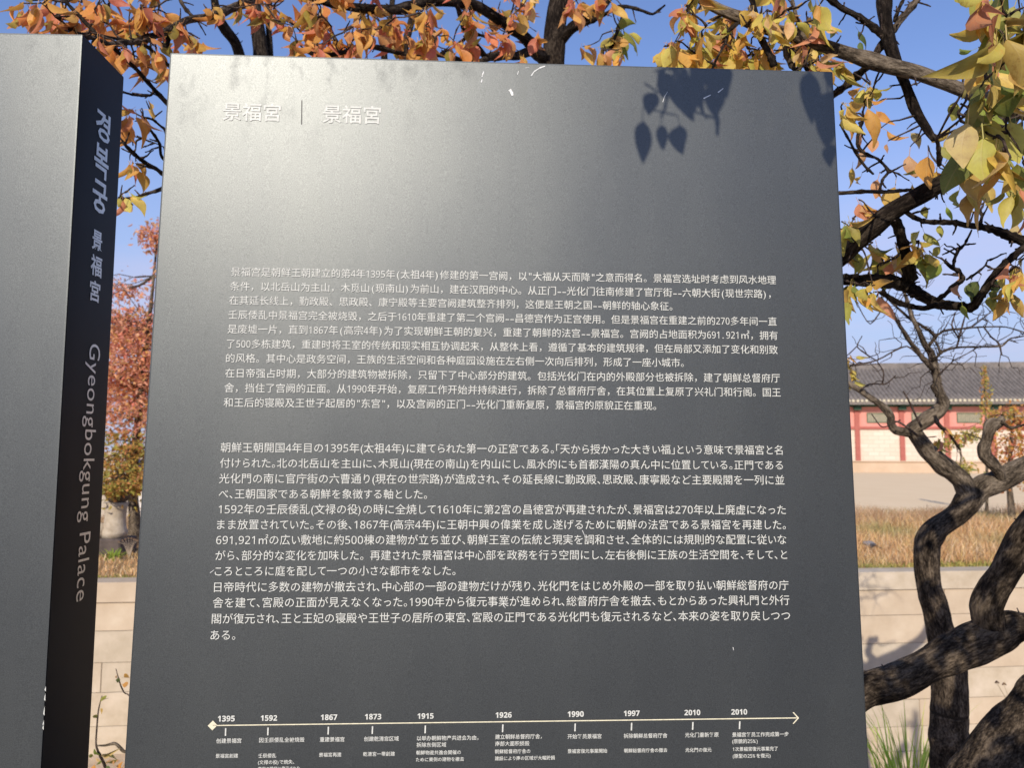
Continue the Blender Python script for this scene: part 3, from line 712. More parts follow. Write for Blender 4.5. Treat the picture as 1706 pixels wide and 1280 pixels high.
class Tree:
    def __init__(s, name, base, label, cat, group=None):
        s.base = Vector(base); s.root = empty(name, base); tag(s.root, label, cat, group)
        s.leaves = []; s.samples = []; s.tw = MB(); s.n = 0
    def limb(s, name, pts, mat, sides=10, sub=5, rough=0.05, knob=0.0, label=None):
        """pts: (px, py, depth, radius px) -> own mesh"""
        mb = MB(); W = [P(a, b, z)-s.base for a, b, z, r in pts]; R = [r*z/FPX for a, b, z, r in pts]
        c, r = tube(mb, W, R, sides, sub, rough, knob)
        s.samples += [q+s.base for q in c]
        o = mb.build(name, mat, s.root, True)
        if label: o['label'] = label
        return c, r
    def limb_w(s, name, pts, mat, sides=12, sub=5, rough=0.05, knob=0.0):
        mb = MB(); c, r = tube(mb, [Vector(p[:3])-s.base for p in pts], [p[3] for p in pts], sides, sub, rough, knob)
        s.samples += [q+s.base for q in c]; return mb.build(name, mat, s.root, True)
    def twig(s, a, b, r0=.0022, r1=.0011, wob=.012, sides=5):
        d = b-a; n = 4; pts = [a-s.base]
        for k in range(1, n): pts.append(a+d*(k/n)+Vector([random.uniform(-wob, wob) for _ in range(3)])*min(1, d.length*6)-s.base)
        pts.append(b-s.base); tube(s.tw, pts, [r0+(r1-r0)*k/n for k in range(n+1)], sides, 2, .10, .5)
    def spurs(s, n, lo=.01, hi=.05, region=None):
        for _ in range(n):
            a = random.choice(s.samples)
            d = Vector([random.gauss(0, 1) for _ in range(3)]).normalized()*random.uniform(lo, hi)
            s.twig(a, a+d, .0022, .0012, .004)
    def leaf(s, base, direc, length, col, var=None, face=None):
        d = direc.normalized(); zax = -d
        f = face or Vector((random.gauss(0, .7), random.gauss(-.8, .7), random.gauss(.35, .5)))
        y = (f - zax*f.dot(zax)); y = y.normalized() if y.length > 1e-3 else Vector((1, 0, 0)).cross(zax).normalized()
        x = y.cross(zax).normalized()
        M = Matrix((x, y, zax)).transposed()
        s.leaves.append((base, M, length, col, random.randrange(10) if var is None else var))
    def cluster(s, px, py, rx, ry, n, Y, pal, L0=.062, dy=.18, twigs=True, spread=.45):
        k = 0
        while k < n:
            c = P(px+random.uniform(-rx, rx), py-8+random.uniform(-ry, ry), Y+random.uniform(-dy, dy))
            if twigs and s.samples:
                near = min(s.samples, key=lambda q: (q-c).length_squared)
                if (near-c).length < .45: s.twig(near, c); s.samples += [near.lerp(c, .5), c.copy()]
            g = random.randint(3, 6)
            for _ in range(g):
                d = Vector((random.gauss(0, spread*.75), random.gauss(0, spread*.75), -1))
                if random.random() < .12: d.z = -.1
                s.leaf(c+Vector([random.uniform(-.008, .008) for _ in range(3)]), d, L0*random.uniform(.65, 1.25), jcol(random.choice(PAL[pal])))
                k += 1
    def finish(s, nobj=300, order=True):
        if s.tw.v: tag(s.tw.build('twigs', M_twig, s.root, True), kind='stuff')
        def vis(l):
            p = l[0]-Vector((0, 0, EYE)); q = MR.inverted() @ p
            if q.z > -.1: return -1
            x, y = 853-q.x/q.z*FPX, 640+q.y/q.z*FPX
            return (l[2]/-q.z) if -20 < x < 1726 and -60 < y < 1300 else -1
        ls = sorted(s.leaves, key=vis, reverse=True)
        for b, M, ln, col, v in ls[:nobj]:
            o = obj('leaf', LV[v], s.root); o.matrix_local = Matrix.Translation(b-s.base) @ (M.to_4x4() @ Matrix.Scale(ln, 4)); o.color = (*col, 1)
        rest = ls[nobj:]
        if rest:
            o = join_leaves('leaf_mass', rest, s.base, s.root); tag(o, kind='stuff')
def join_leaves(name, rest, base, parent, mat=None):
    V = []; F = []; U = []; T = []; nb = 0
    for b, M, ln, col, v in rest:
        vv, ff, uu = LVd[v]; R = np.array(M)*ln; V.append(vv @ R.T + np.array(b-base)); F += [tuple(i+nb for i in f) for f in ff]
        U.append(uu); T.append(np.tile(np.array([*col, 1.0]), (len(vv), 1))); nb += len(vv)
    me = bpy.data.meshes.new(name); me.from_pydata(np.concatenate(V).tolist(), [], F); me.materials.append(mat or M_leafj)
    me.polygons.foreach_set('use_smooth', [True]*len(me.polygons))
    ul = me.uv_layers.new(name='UVMap'); ul.data.foreach_set('uv', np.concatenate(U).ravel())
    at = me.color_attributes.new('tint', 'FLOAT_COLOR', 'POINT'); at.data.foreach_set('color', np.concatenate(T).ravel())
    me.update(); return obj(name, me, parent)

# ------------------------------------------------------------------ tree behind the text panel (orange leaves)
t1 = Tree('orange_leaved_tree', P(930, 800, 2.6).xy.to_3d(), 'orange-leaved tree whose dark trunk rises behind the middle of the text sign', 'tree')
b = t1.base
t1.limb_w('trunk', [(b.x+.02, b.y, -.04, .075), (b.x, b.y, .5, .062), (b.x-.02, b.y, 1.2, .052), (*P(928, 330, 2.6), .042), (*P(926, 200, 2.6), .036), (*P(924, 100, 2.6), .036), (*P(927, 40, 2.6), .036), (*P(938, -40, 2.6), .034), (*P(960, -160, 2.65), .028), (*P(990, -330, 2.7), .018)], M_bark, 14, 6, .07)
t1.limb('limb', [(915, 108, 2.6, 12), (899, 92, 2.58, 11), (871, 59, 2.5, 10), (828, 30, 2.4, 9), (795, 10, 2.32, 9), (763, 3, 2.25, 8.5), (723, 2, 2.2, 9), (697, 7, 2.15, 9), (664, 15, 2.1, 8.5), (631, 15, 2.05, 8), (598, 13, 2.0, 7.5), (566, 7, 1.98, 7), (526, -2, 1.95, 6), (480, -22, 1.9, 5), (440, -50, 1.9, 4)], M_bark, 10, 5, .08, .25)
t1.limb('limb', [(910, 100, 2.6, 9), (887, 85, 2.52, 8), (861, 93, 2.45, 7.5), (835, 93, 2.4, 7), (815, 95, 2.35, 6.5), (802, 102, 2.3, 5), (780, 103, 2.25, 4), (745, 93, 2.2, 4), (710, 90, 2.15, 4), (671, 89, 2.1, 4), (631, 79, 2.05, 4), (598, 77, 2.0, 4), (572, 87, 1.97, 4), (533, 93, 1.94, 3.5), (505, 82, 1.92, 3)], M_bark, 8, 5, .08, .3)
t1.limb('limb', [(930, 72, 2.6, 9), (953, 45, 2.55, 9), (986, 26, 2.5, 8), (1009, 3, 2.45, 7), (1035, -40, 2.4, 6), (1070, -90, 2.4, 4)], M_bark, 10, 5, .08, .2)
t1.limb('branch', [(965, 44, 2.52, 4), (990, 33, 2.45, 3.6), (1010, 22, 2.4, 3.2), (1038, 10, 2.35, 3), (1067, 16, 2.3, 2.6), (1088, 23, 2.28, 2.2), (1108, 8, 2.25, 1.6)], M_bark, 7, 4, .1, .4)
t1.limb('branch', [(1009, 110, 2.2, 3.2), (1014, 88, 2.2, 3), (1022, 68, 2.2, 3), (1031, 45, 2.2, 2.5), (1035, 30, 2.25, 2.2), (1040, 12, 2.3, 2)], M_bark, 7, 4, .1, .4)
t1.limb('branch', [(810, 96, 2.33, 5.5), (790, 70, 2.28, 5), (775, 48, 2.25, 5), (768, 28, 2.22, 4.5), (760, 5, 2.2, 4)], M_bark, 8, 4, .1, .4)
t1.limb('branch', [(812, 62, 2.32, 2.2), (800, 58, 2.3, 2.5), (783, 57, 2.3, 2), (760, 75, 2.28, 2), (735, 90, 2.25, 1.7)], M_bark, 6, 4, .1, .3)
for cl in [(545, 30, 45, 26, 30, 1.95), (585, 55, 40, 30, 30, 2.0), (625, 25, 25, 16, 16, 2.05), (625, 60, 24, 26, 18, 2.1), (700, 45, 35, 28, 34, 2.1), (735, 70, 35, 22, 26, 2.15), (770, 62, 25, 22, 14, 2.2), (800, 35, 35, 26, 22, 2.25), (830, 55, 25, 26, 14, 2.3),
           (840, 15, 25, 16, 12, 2.3), (868, 22, 14, 20, 7, 2.4), (885, 62, 18, 12, 7, 2.5), (878, 100, 10, 4, 2, 2.3), (560, 80, 25, 10, 8, 2.0), (520, 80, 16, 12, 8, 1.95), (960, 12, 22, 14, 14, 2.4), (1000, 10, 20, 10, 8, 2.3),
           (510, 15, 20, 16, 10, 1.95), (665, 70, 14, 18, 8, 2.1), (600, -40, 60, 20, 16, 2.0), (800, -50, 80, 30, 20, 2.3), (665, 45, 12, 20, 5, 2.1)]:
    t1.cluster(*cl[:5], cl[5], 'orange', L0=.072 if cl[0] < 700 else .070)
t1.cluster(1045, 55, 14, 12, 7, 2.2, 'olive', L0=.085); t1.cluster(1020, 50, 8, 16, 4, 2.2, 'olive', L0=.08)
t1.cluster(990, 92, 20, 8, 9, 2.2, 'orange', L0=.06); t1.cluster(1038, 92, 12, 6, 5, 2.2, 'gold', L0=.06); t1.cluster(870, -10, 30, 14, 8, 2.4, 'gold')
t1.spurs(150)
t1.finish()

# second tree behind the left part of the panel
t2 = Tree('orange_leaved_tree', P(432, 800, 3.0).xy.to_3d(), 'orange-leaved tree with several dark stems behind the left part of the text sign', 'tree')
b = t2.base
t2.limb_w('trunk', [(b.x, b.y, -.04, .085), (b.x, b.y, .5, .07), (b.x, b.y+.01, 1.3, .06), (*P(434, 360, 3.0), .05)], M_bark, 14, 6, .07)
t2.limb('stem', [(434, 380, 3.0, 20), (430, 250, 3.0, 16), (437, 150, 3.0, 13), (434, 80, 3.0, 12.5), (428, 35, 3.0, 11.5), (420, -10, 3.0, 11), (405, -90, 3.0, 8), (380, -220, 3.0, 4)], M_bark, 12, 5, .07, .1)
t2.limb('stem', [(436, 370, 3.05, 10), (450, 230, 3.05, 7), (450, 90, 3.05, 5.5), (447, 35, 3.05, 5), (452, -20, 3.05, 4.5), (470, -120, 3.05, 3)], M_bark, 9, 5, .07)
t2.limb('stem', [(432, 360, 3.0, 13), (420, 200, 2.95, 12), (403, 110, 2.9, 10), (392, 72, 2.85, 9), (376, 50, 2.8, 9), (364, 30, 2.75, 8.5), (358, 5, 2.7, 7), (350, -50, 2.7, 5)], M_bark, 10, 5, .08, .1)
t2.limb('stem', [(440, 380, 3.0, 12), (560, 220, 3.05, 9), (635, 130, 3.1, 6.5), (640, 80, 3.1, 5.5), (650, 30, 3.1, 5), (656, -20, 3.1, 4.5), (670, -120, 3.1, 3)], M_bark, 9, 5, .08)
t2.limb('stem', [(442, 385, 3.0, 12), (580, 240, 3.0, 10), (668, 130, 3.0, 8), (674, 80, 3.0, 7), (686, 30, 3.0, 6), (692, -20, 3.0, 5), (700, -100, 3.0, 3)], M_bark, 9, 5, .08)
t2.limb('limb', [(440, -60, 2.6, 7), (425, -3, 2.2, 7), (394, 10, 2.05, 7), (370, 20, 1.98, 6.5), (345, 28, 1.92, 6.5), (312, 33, 1.86, 6), (282, 50, 1.8, 6), (262, 58, 1.75, 5.5), (243, 62, 1.72, 5.5), (222, 70, 1.68, 5), (205, 70, 1.65, 4.6), (184, 74, 1.6, 4.2), (160, 65, 1.56, 3.8), (140, 60, 1.52, 3.4), (118, 50, 1.5, 2.6)], M_bark2, 10, 5, .09, .25)
t2.limb('branch', [(160, 56, 1.56, 3.2), (148, 43, 1.56, 3.6), (134, 28, 1.56, 3.2), (115, 8, 1.56, 3), (100, -15, 1.56, 2.5)], M_bark, 7, 4, .1, .4)
t2.limb('branch', [(280, 52, 1.8, 4), (281, 64, 1.8, 4), (277, 76, 1.8, 3.6), (262, 70, 1.8, 3), (240, 66, 1.78, 3)], M_bark, 7, 4, .1, .4)
t2.limb('branch', [(184, 75, 1.62, 3), (198, 88, 1.64, 3.2), (213, 102, 1.66, 3.4), (229, 117, 1.7, 3.4), (243, 133, 1.74, 3.6), (262, 154, 1.78, 3.6), (283, 176, 1.82, 4), (310, 210, 1.9, 4)], M_bark, 8, 4, .1, .2)
t2.limb('branch', [(205, 236, 1.7, 2.4), (213, 246, 1.7, 3), (223, 256, 1.74, 3.2), (240, 270, 1.78, 3.4), (258, 280, 1.8, 3.4), (275, 292, 1.84, 3.6), (310, 310, 1.9, 4)], M_bark, 8, 4, .12, .2)
t2.limb('branch', [(196, 334, 1.7, 2.4), (212, 331, 1.72, 2.8), (230, 328, 1.75, 2.8), (250, 321, 1.78, 3), (269, 316, 1.8, 3), (300, 300, 1.86, 4)], M_bark2, 7, 4, .1, .3)
t2.limb('branch', [(241, 198, 1.7, 2.2), (246, 210, 1.72, 2.4), (258, 226, 1.76, 2.5), (266, 240, 1.78, 2.6), (270, 262, 1.8, 2.4), (300, 290, 1.9, 3)], M_bark, 7, 4, .12, .3)
t2.limb('branch', [(205, 153, 1.7, 1.8), (220, 157, 1.72, 2), (240, 160, 1.75, 1.8), (252, 158, 1.78, 1.8), (259, 150, 1.8, 1.6)], M_bark, 6, 4, .12, .3)
t2.limb('branch', [(244, 196, 1.72, 1.8), (256, 200, 1.76, 2), (268, 210, 1.8, 2), (285, 222, 1.85, 2)], M_bark, 6, 4, .12, .3)
t2.limb('branch', [(214, 223, 1.75, .9), (235, 231, 1.8, .9), (258, 238, 1.8, .9), (280, 248, 1.85, 1)], M_bark2, 5, 3, .12, .3)
t2.limb('branch', [(298, -5, 1.9, 2.6), (306, 10, 1.9, 3), (318, 24, 1.9, 3), (330, 33, 1.92, 3)], M_bark2, 7, 4, .12, .5)
t2.limb('branch', [(165, 58, 1.6, 2.6), (240, 75, 1.75, 3), (262, 92, 1.8, 3), (285, 112, 1.85, 3.2)], M_bark, 7, 4, .12, .3)
for cl in [(40, 8, 14, 10, 5, 1.6), (92, 12, 26, 12, 16, 1.6), (95, 42, 20, 10, 12, 1.6), (72, 50, 12, 5, 4, 1.6), (140, 12, 30, 16, 22, 1.6), (175, 28, 26, 16, 16, 1.65), (215, 32, 30, 22, 24, 1.75), (250, 25, 26, 14, 14, 1.8), (270, 52, 28, 18, 16, 1.85), (300, 60, 20, 20, 14, 1.95),
           (178, 55, 14, 16, 6, 1.6), (205, 85, 12, 8, 5, 1.65), (240, 82, 14, 12, 7, 1.75), (262, 95, 14, 16, 8, 1.85), (276, 122, 8, 12, 6, 1.85), (245, 112, 6, 8, 3, 1.8), (206, 100, 8, 5, 3, 1.68),
           (350, 12, 12, 12, 6, 2.0), (395, 20, 8, 18, 4, 2.2), (425, 10, 18, 14, 9, 2.0), (460, 14, 20, 14, 9, 2.0), (485, 42, 12, 10, 5, 2.0), (490, 82, 10, 8, 5, 2.0), (550, 85, 12, 6, 4, 2.1), (450, -35, 60, 20, 16, 2.0), (230, -35, 90, 20, 24, 1.8), (330, 75, 16, 8, 3, 2.0)]:
    t2.cluster(*cl[:5], cl[5], 'orange', L0=.066)
t2.cluster(235, 190, 5, 3, 4, 1.7, 'orange', L0=.075); t2.cluster(218, 195, 5, 3, 3, 1.7, 'orange', L0=.078)
t2.cluster(212, 278, 6, 6, 4, 1.7, 'orange', L0=.06); t2.cluster(228, 278, 5, 4, 3, 1.72, 'orange', L0=.055); t2.cluster(206, 330, 3, 3, 3, 1.7, 'gold', L0=.055)
t2.spurs(220)
t2.finish()

# ------------------------------------------------------------------ foreground tree at the right
t3 = Tree('yellow_leaved_tree', (.90, 1.74, 0), 'gnarled yellow and green leaved tree in front at the right, thick limbs striped with shade', 'tree')
t3.limb_w('trunk', [(.90, 1.74, -.04, .12), (.95, 1.77, .35, .10), (*P(1612, 1420, 1.8), .092), (*P(1668, 1302, 1.8), .088), (*P(1735, 1215, 1.8), .082), (*P(1800, 1140, 1.8), .078), (*P(1850, 1050, 1.8), .075), (*P(1880, 900, 1.75), .066), (*P(1885, 700, 1.7), .058), (*P(1880, 480, 1.6), .05), (*P(1870, 280, 1.5), .04), (*P(1860, 150, 1.45), .03), (*P(1850, 60, 1.4), .02)], M_bark2, 40, 16, .06, .10)
t3.limb('limb', [(1860, 1030, 1.8, 24), (1780, 1032, 1.8, 20), (1735, 1038, 1.8, 20), (1706, 1043, 1.8, 20), (1679, 1046, 1.8, 27), (1657, 1056, 1.8, 31), (1623, 1072, 1.8, 33), (1589, 1087, 1.8, 30), (1555, 1103, 1.8, 26), (1521, 1122, 1.8, 27), (1487, 1138, 1.8, 27), (1441, 1150, 1.8, 26), (1395, 1175, 1.78, 25), (1340, 1200, 1.75, 22), (1270, 1190, 1.72, 15), (1200, 1150, 1.7, 8)], M_bark2, 36, 14, .07, .08)
t3.limb('limb', [(1657, 1062, 1.8, 26), (1647, 1035, 1.79, 25), (1643, 1008, 1.77, 25), (1655, 982, 1.75, 24), (1670, 960, 1.73, 23), (1689, 927, 1.7, 23), (1706, 894, 1.68, 24), (1735, 850, 1.65, 22), (1790, 760, 1.62, 20), (1850, 640, 1.62, 16)], M_bark2, 36, 14, .07, .06)
t3.limb('limb', [(1850, 260, 1.5, 16), (1760, 205, 1.5, 14), (1700, 185, 1.5, 12), (1640, 165, 1.5, 11.5), (1583, 142, 1.5, 11.5), (1528, 121, 1.5, 12), (1481, 110, 1.5, 13), (1431, 95, 1.5, 11.5), (1375, 77, 1.5, 11), (1331, 63, 1.5, 11.5), (1287, 50, 1.5, 10.5), (1243, 33, 1.5, 10), (1199, 16, 1.5, 9.5), (1165, -4, 1.5, 8.5), (1130, -40, 1.5, 7), (1080, -90, 1.5, 5)], M_bark3, 24, 12, .06, .22)
t3.limb('limb', [(1480, -90, 1.6, 12), (1474, -20, 1.58, 12), (1474, 23, 1.56, 11), (1482, 70, 1.55, 12), (1494, 105, 1.53, 10), (1509, 140, 1.54, 8), (1524, 180, 1.54, 7.5), (1545, 215, 1.52, 7), (1556, 232, 1.5, 5)], M_bark, 10, 6, .09, .2)
t3.limb('branch', [(1370, -12, 1.5, 5), (1400, 12, 1.52, 5), (1430, 28, 1.54, 5), (1462, 51, 1.55, 5.5), (1480, 72, 1.56, 5)], M_bark, 8, 5, .1, .3)
t3.limb('branch', [(1540, -20, 1.6, 6), (1524, 5, 1.6, 6), (1502, 32, 1.58, 5.5), (1478, 62, 1.57, 6), (1455, 95, 1.58, 6), (1439, 115, 1.6, 6.5), (1420, 132, 1.62, 6.5), (1400, 150, 1.62, 6), (1360, 175, 1.65, 6)], M_bark2, 9, 5, .12, .4)
t3.limb('branch', [(1510, -10, 1.6, 2.5), (1500, 8, 1.6, 3), (1490, 35, 1.58, 3)], M_bark, 6, 4, .1, .3)
t3.limb('limb', [(1850, 60, 1.5, 14), (1760, 90, 1.48, 12), (1700, 150, 1.46, 10), (1660, 215, 1.45, 9), (1630, 255, 1.45, 9), (1603, 281, 1.45, 11), (1575, 301, 1.46, 13), (1536, 324, 1.48, 14.5), (1505, 341, 1.5, 15), (1478, 359, 1.52, 16), (1455, 380, 1.54, 16), (1431, 400, 1.56, 15), (1403, 428, 1.6, 14), (1350, 470, 1.65, 12)], M_bark, 26, 12, .08, .12)
t3.limb('limb', [(1487, 360, 1.52, 8), (1497, 380, 1.54, 8.5), (1505, 406, 1.56, 8.5), (1512, 432, 1.58, 9), (1516, 458, 1.6, 11), (1512, 470, 1.62, 9)], M_bark, 10, 5, .1, .15)
t3.limb('limb', [(1350, 470, 1.62, 9), (1403, 465, 1.62, 9), (1430, 467, 1.62, 10), (1458, 468, 1.62, 11), (1492, 471, 1.62, 11), (1515, 480, 1.62, 10), (1535, 492, 1.6, 9), (1560, 505, 1.58, 8.5), (1580, 509, 1.56, 8), (1600, 511, 1.55, 7.5), (1617, 513, 1.53, 7.5), (1630, 498, 1.5, 7), (1648, 472, 1.48, 6.5), (1667, 447, 1.46, 6), (1686, 430, 1.45, 6), (1706, 412, 1.44, 6), (1760, 380, 1.44, 8), (1850, 330, 1.5, 10)], M_bark, 12, 6, .09, .2)
t3.limb('branch', [(1505, 350, 1.5, 4), (1522, 362, 1.5, 4), (1542, 369, 1.48, 4), (1567, 370, 1.46, 4.5), (1592, 371, 1.45, 4.5), (1612, 376, 1.45, 4.5), (1630, 378, 1.45, 5), (1650, 382, 1.45, 6), (1667, 387, 1.45, 7), (1685, 394, 1.45, 8), (1710, 402, 1.45, 9), (1780, 420, 1.48, 10)], M_bark, 9, 5, .12, .3)
t3.limb('branch', [(1388, 321, 1.4, 3), (1410, 321, 1.4, 3.2), (1442, 319, 1.4, 3.2), (1475, 320, 1.4, 3), (1500, 318, 1.4, 2.8), (1518, 316, 1.42, 2.4)], M_bark2, 7, 4, .12, .3)
t3.limb('branch', [(1468, 486, 1.6, 4), (1485, 498, 1.6, 4.5), (1500, 505, 1.58, 4.5), (1520, 511, 1.56, 4.5), (1540, 514, 1.56, 4.5), (1562, 508, 1.56, 4)], M_bark, 8, 4, .12, .3)
t3.limb('branch', [(1562, 500, 1.55, 3.5), (1578, 488, 1.52, 3.5), (1592, 474, 1.5, 3.8), (1604, 466, 1.5, 4.5), (1598, 452, 1.5, 3.5), (1586, 446, 1.5, 3), (1575, 436, 1.5, 2.4)], M_bark, 7, 4, .14, .4)
t3.limb('branch', [(1588, 446, 1.5, 2.8), (1590, 432, 1.5, 2.6), (1596, 418, 1.5, 2.4), (1606, 408, 1.5, 2), (1613, 395, 1.5, 1.8), (1619, 383, 1.5, 1.4)], M_bark, 6, 4, .14, .4)
t3.limb('branch', [(1610, 466, 1.5, 2), (1625, 456, 1.5, 2), (1640, 444, 1.5, 1.6), (1645, 434, 1.5, 1.2)], M_bark, 6, 4, .14, .4)
t3.limb('branch', [(1632, 374, 1.45, 2.6), (1636, 360, 1.45, 2.4), (1630, 345, 1.45, 2.2), (1628, 340, 1.45, 2)], M_bark, 6, 4, .14, .4)
t3.limb('branch', [(1565, 275, 1.4, 4), (1564, 255, 1.38, 4), (1562, 238, 1.36, 3), (1560, 232, 1.35, 2.5)], M_twig, 7, 4, .14, .5)
t3.limb('branch', [(1440, 195, 1.5, 2.5), (1432, 215, 1.5, 2.8), (1428, 240, 1.5, 3), (1440, 255, 1.5, 2.6), (1462, 265, 1.5, 2.2), (1480, 285, 1.5, 2.5), (1470, 300, 1.45, 2.3), (1465, 318, 1.42, 2.3)], M_bark, 7, 4, .14, .4)
t3.limb('branch', [(1400, 208, 1.5, 1.6), (1414, 232, 1.5, 2), (1428, 258, 1.5, 2), (1440, 275, 1.5, 2), (1455, 290, 1.48, 2)], M_bark, 6, 4, .14, .4)
t3.limb('branch', [(1290, 110, 1.45, 6), (1283, 92, 1.45, 5.5), (1265, 60, 1.48, 5), (1262, 48, 1.5, 5), (1255, 10, 1.5, 4.5), (1245, -20, 1.5, 4)], M_bark, 8, 4, .14, .3)
t3.limb('branch', [(1325, 118, 1.5, 4), (1313, 100, 1.5, 4), (1308, 82, 1.5, 4.5), (1312, 62, 1.5, 4), (1332, 48, 1.48, 3), (1325, 20, 1.48, 3), (1318, -10, 1.48, 3)], M_bark3, 8, 4, .16, .5)
t3.limb('branch', [(1185, 118, 1.45, 2.4), (1195, 95, 1.45, 2.2), (1208, 72, 1.48, 2.2), (1215, 50, 1.5, 3), (1232, 36, 1.5, 4)], M_bark, 7, 4, .14, .4)
t3.limb('branch', [(1345, 118, 1.5, 4), (1338, 102, 1.5, 3), (1325, 85, 1.5, 2.4), (1315, 76, 1.5, 2.4)], M_bark, 6, 4, .14, .4)
# explicit big leaves (base px, tip px, colour, width variant)
G1, G2, OL, YG, TN, OR, YL_, PK, DG = (.24, .30, .055), (.30, .36, .06), (.38, .37, .08), (.50, .46, .10), (.60, .46, .20), (.66, .33, .08), (.68, .46, .12), (.64, .35, .18), (.12, .16, .05)
def A_(x, y): return 1380+x/2.561, y/2.561
def B_(x, y): return 1380+x/2.51, 450+y/2.51
BIG = [(A_, 810, -20, 745, 175, OL, 4), (A_, 610, -40, 640, 78, YG, 6), (A_, 700, -30, 690, 72, OL, 1), (A_, 640, 200, 650, 345, OL, 0), (A_, 615, 345, 490, 400, G1, 1), (A_, 595, 250, 525, 350, OL, 4), (A_, 635, 205, 540, 245, G1, 8),
 (A_, 765, 310, 648, 362, G2, 8), (A_, 795, 165, 775, 395, G1, 4), (A_, 615, 375, 740, 535, G2, 4), (A_, 765, 460, 818, 700, YG, 4), (A_, 600, 460, 580, 725, TN, 4), (A_, 655, 525, 680, 790, YG, 4), (A_, 660, 540, 760, 700, OL, 4),
 (A_, 700, 750, 690, 912, YL_, 4), (A_, 600, 680, 620, 795, OR, 4), (A_, 815, 680, 800, 812, PK, 4), (A_, 425, 620, 430, 812, OR, 4), (A_, 350, 625, 330, 785, PK, 1), (A_, 290, 755, 270, 930, YL_, 4), (A_, 220, 735, 185, 858, PK, 0),
 (A_, 545, 535, 455, 585, YL_, 2), (A_, 335, 550, 405, 620, TN, 6), (A_, 165, 415, 178, 605, OR, 2), (A_, 185, 450, 268, 545, OR, 0), (A_, 190, 375, 150, 430, YL_, 0), (A_, 165, 425, 240, 438, OR, 8), (A_, 225, 545, 328, 592, OR, 8), (A_, 205, 570, 190, 655, PK, 4),
 (A_, 165, 610, 118, 700, PK, 2), (A_, 92, 465, 96, 585, OR, 2), (A_, 80, 455, 35, 515, YL_, 0), (A_, 135, 530, 130, 635, PK, 2), (A_, 105, 690, 95, 790, YL_, 2), (A_, 145, 735, 125, 805, YL_, 5), (A_, 115, 110, 170, 195, DG, 2), (A_, 130, 165, 150, 220, DG, 4), (A_, 45, 105, 5, 165, DG, 4),
 (A_, 560, 775, 562, 915, OL, 5), (A_, 612, 800, 620, 930, TN, 8), (A_, 830, 935, 745, 1035, TN, 1), (A_, 495, 862, 535, 945, G2, 2), (A_, 410, 862, 420, 935, OL, 4), (A_, 480, 940, 470, 1022, YG, 0), (A_, 495, 1040, 430, 1095, YG, 0), (A_, 502, 1105, 420, 1202, G1, 4),
 (A_, 430, 1070, 445, 1155, YL_, 1), (A_, 400, 970, 440, 1065, OL, 1), (A_, 395, 1030, 410, 1090, OR, 0), (B_, 750, 78, 735, 192, OR, 0), (B_, 690, 80, 690, 185, OL, 4), (B_, 555, 125, 575, 212, G1, 0), (B_, 85, 100, 80, 232, YG, 4), (B_, 185, 55, 165, 98, YL_, 4), (B_, 165, 100, 165, 158, OR, 4),
 (B_, 545, 5, 552, 132, PK, 8), (B_, 640, 20, 590, 135, DG, 4), (B_, 725, 20, 690, 110, DG, 4), (B_, 600, 40, 560, 120, DG, 1), (B_, 790, -20, 755, 62, OL, 0), (A_, 750, 860, 735, 900, TN, 0), (A_, 790, 850, 800, 930, OL, 4), (A_, 760, 1080, 750, 1160, OR, 0), (A_, 800, 1110, 790, 1200, YL_, 1), (A_, 829, 1080, 820, 1170, TN, 4),
 (A_, 720, 690, 780, 790, OL, 4), (A_, 830, 560, 835, 700, OL, 6), (A_, 560, 400, 510, 530, OL, 0), (A_, 500, 560, 520, 680, TN, 2), (A_, 470, 600, 520, 700, OL, 0), (A_, 590, 340, 600, 420, G2, 0), (A_, 700, 380, 740, 500, DG, 1), (A_, 800, 380, 790, 560, DG, 4),
 (A_, 640, 350, 600, 470, G2, 6), (A_, 690, 190, 720, 330, OL, 1), (A_, 240, 790, 210, 860, YL_, 5), (A_, 345, 770, 400, 830, TN, 5), (A_, 255, 600, 240, 660, PK, 0), (A_, 560, 600, 600, 710, PK, 6)]
for fn, x0, y0, x1, y1, col, v in BIG:
    a = fn(x0, y0); c = fn(x1, y1); Lpx = math.hypot(a[0]-c[0], a[1]-c[1])
    Y = min(1.55, max(0.86, .082*FPX/Lpx)) if a[1] < 330 else min(1.5, max(1.1, .074*FPX/Lpx))
    p0 = P(a[0], a[1], Y); p1 = P(c[0], c[1], Y-.01*random.random()); d = p1-p0
    t3.leaf(p0, d, d.length*1.02, jcol(col, .08), v, Vector((random.gauss(0, .3), -1, random.gauss(.25, .25))))
    near = min(t3.samples, key=lambda q: (q-p0).length_squared)
    if (near-p0).length < .4 and random.random() < .75: t3.twig(near, p0, .002, .0011)
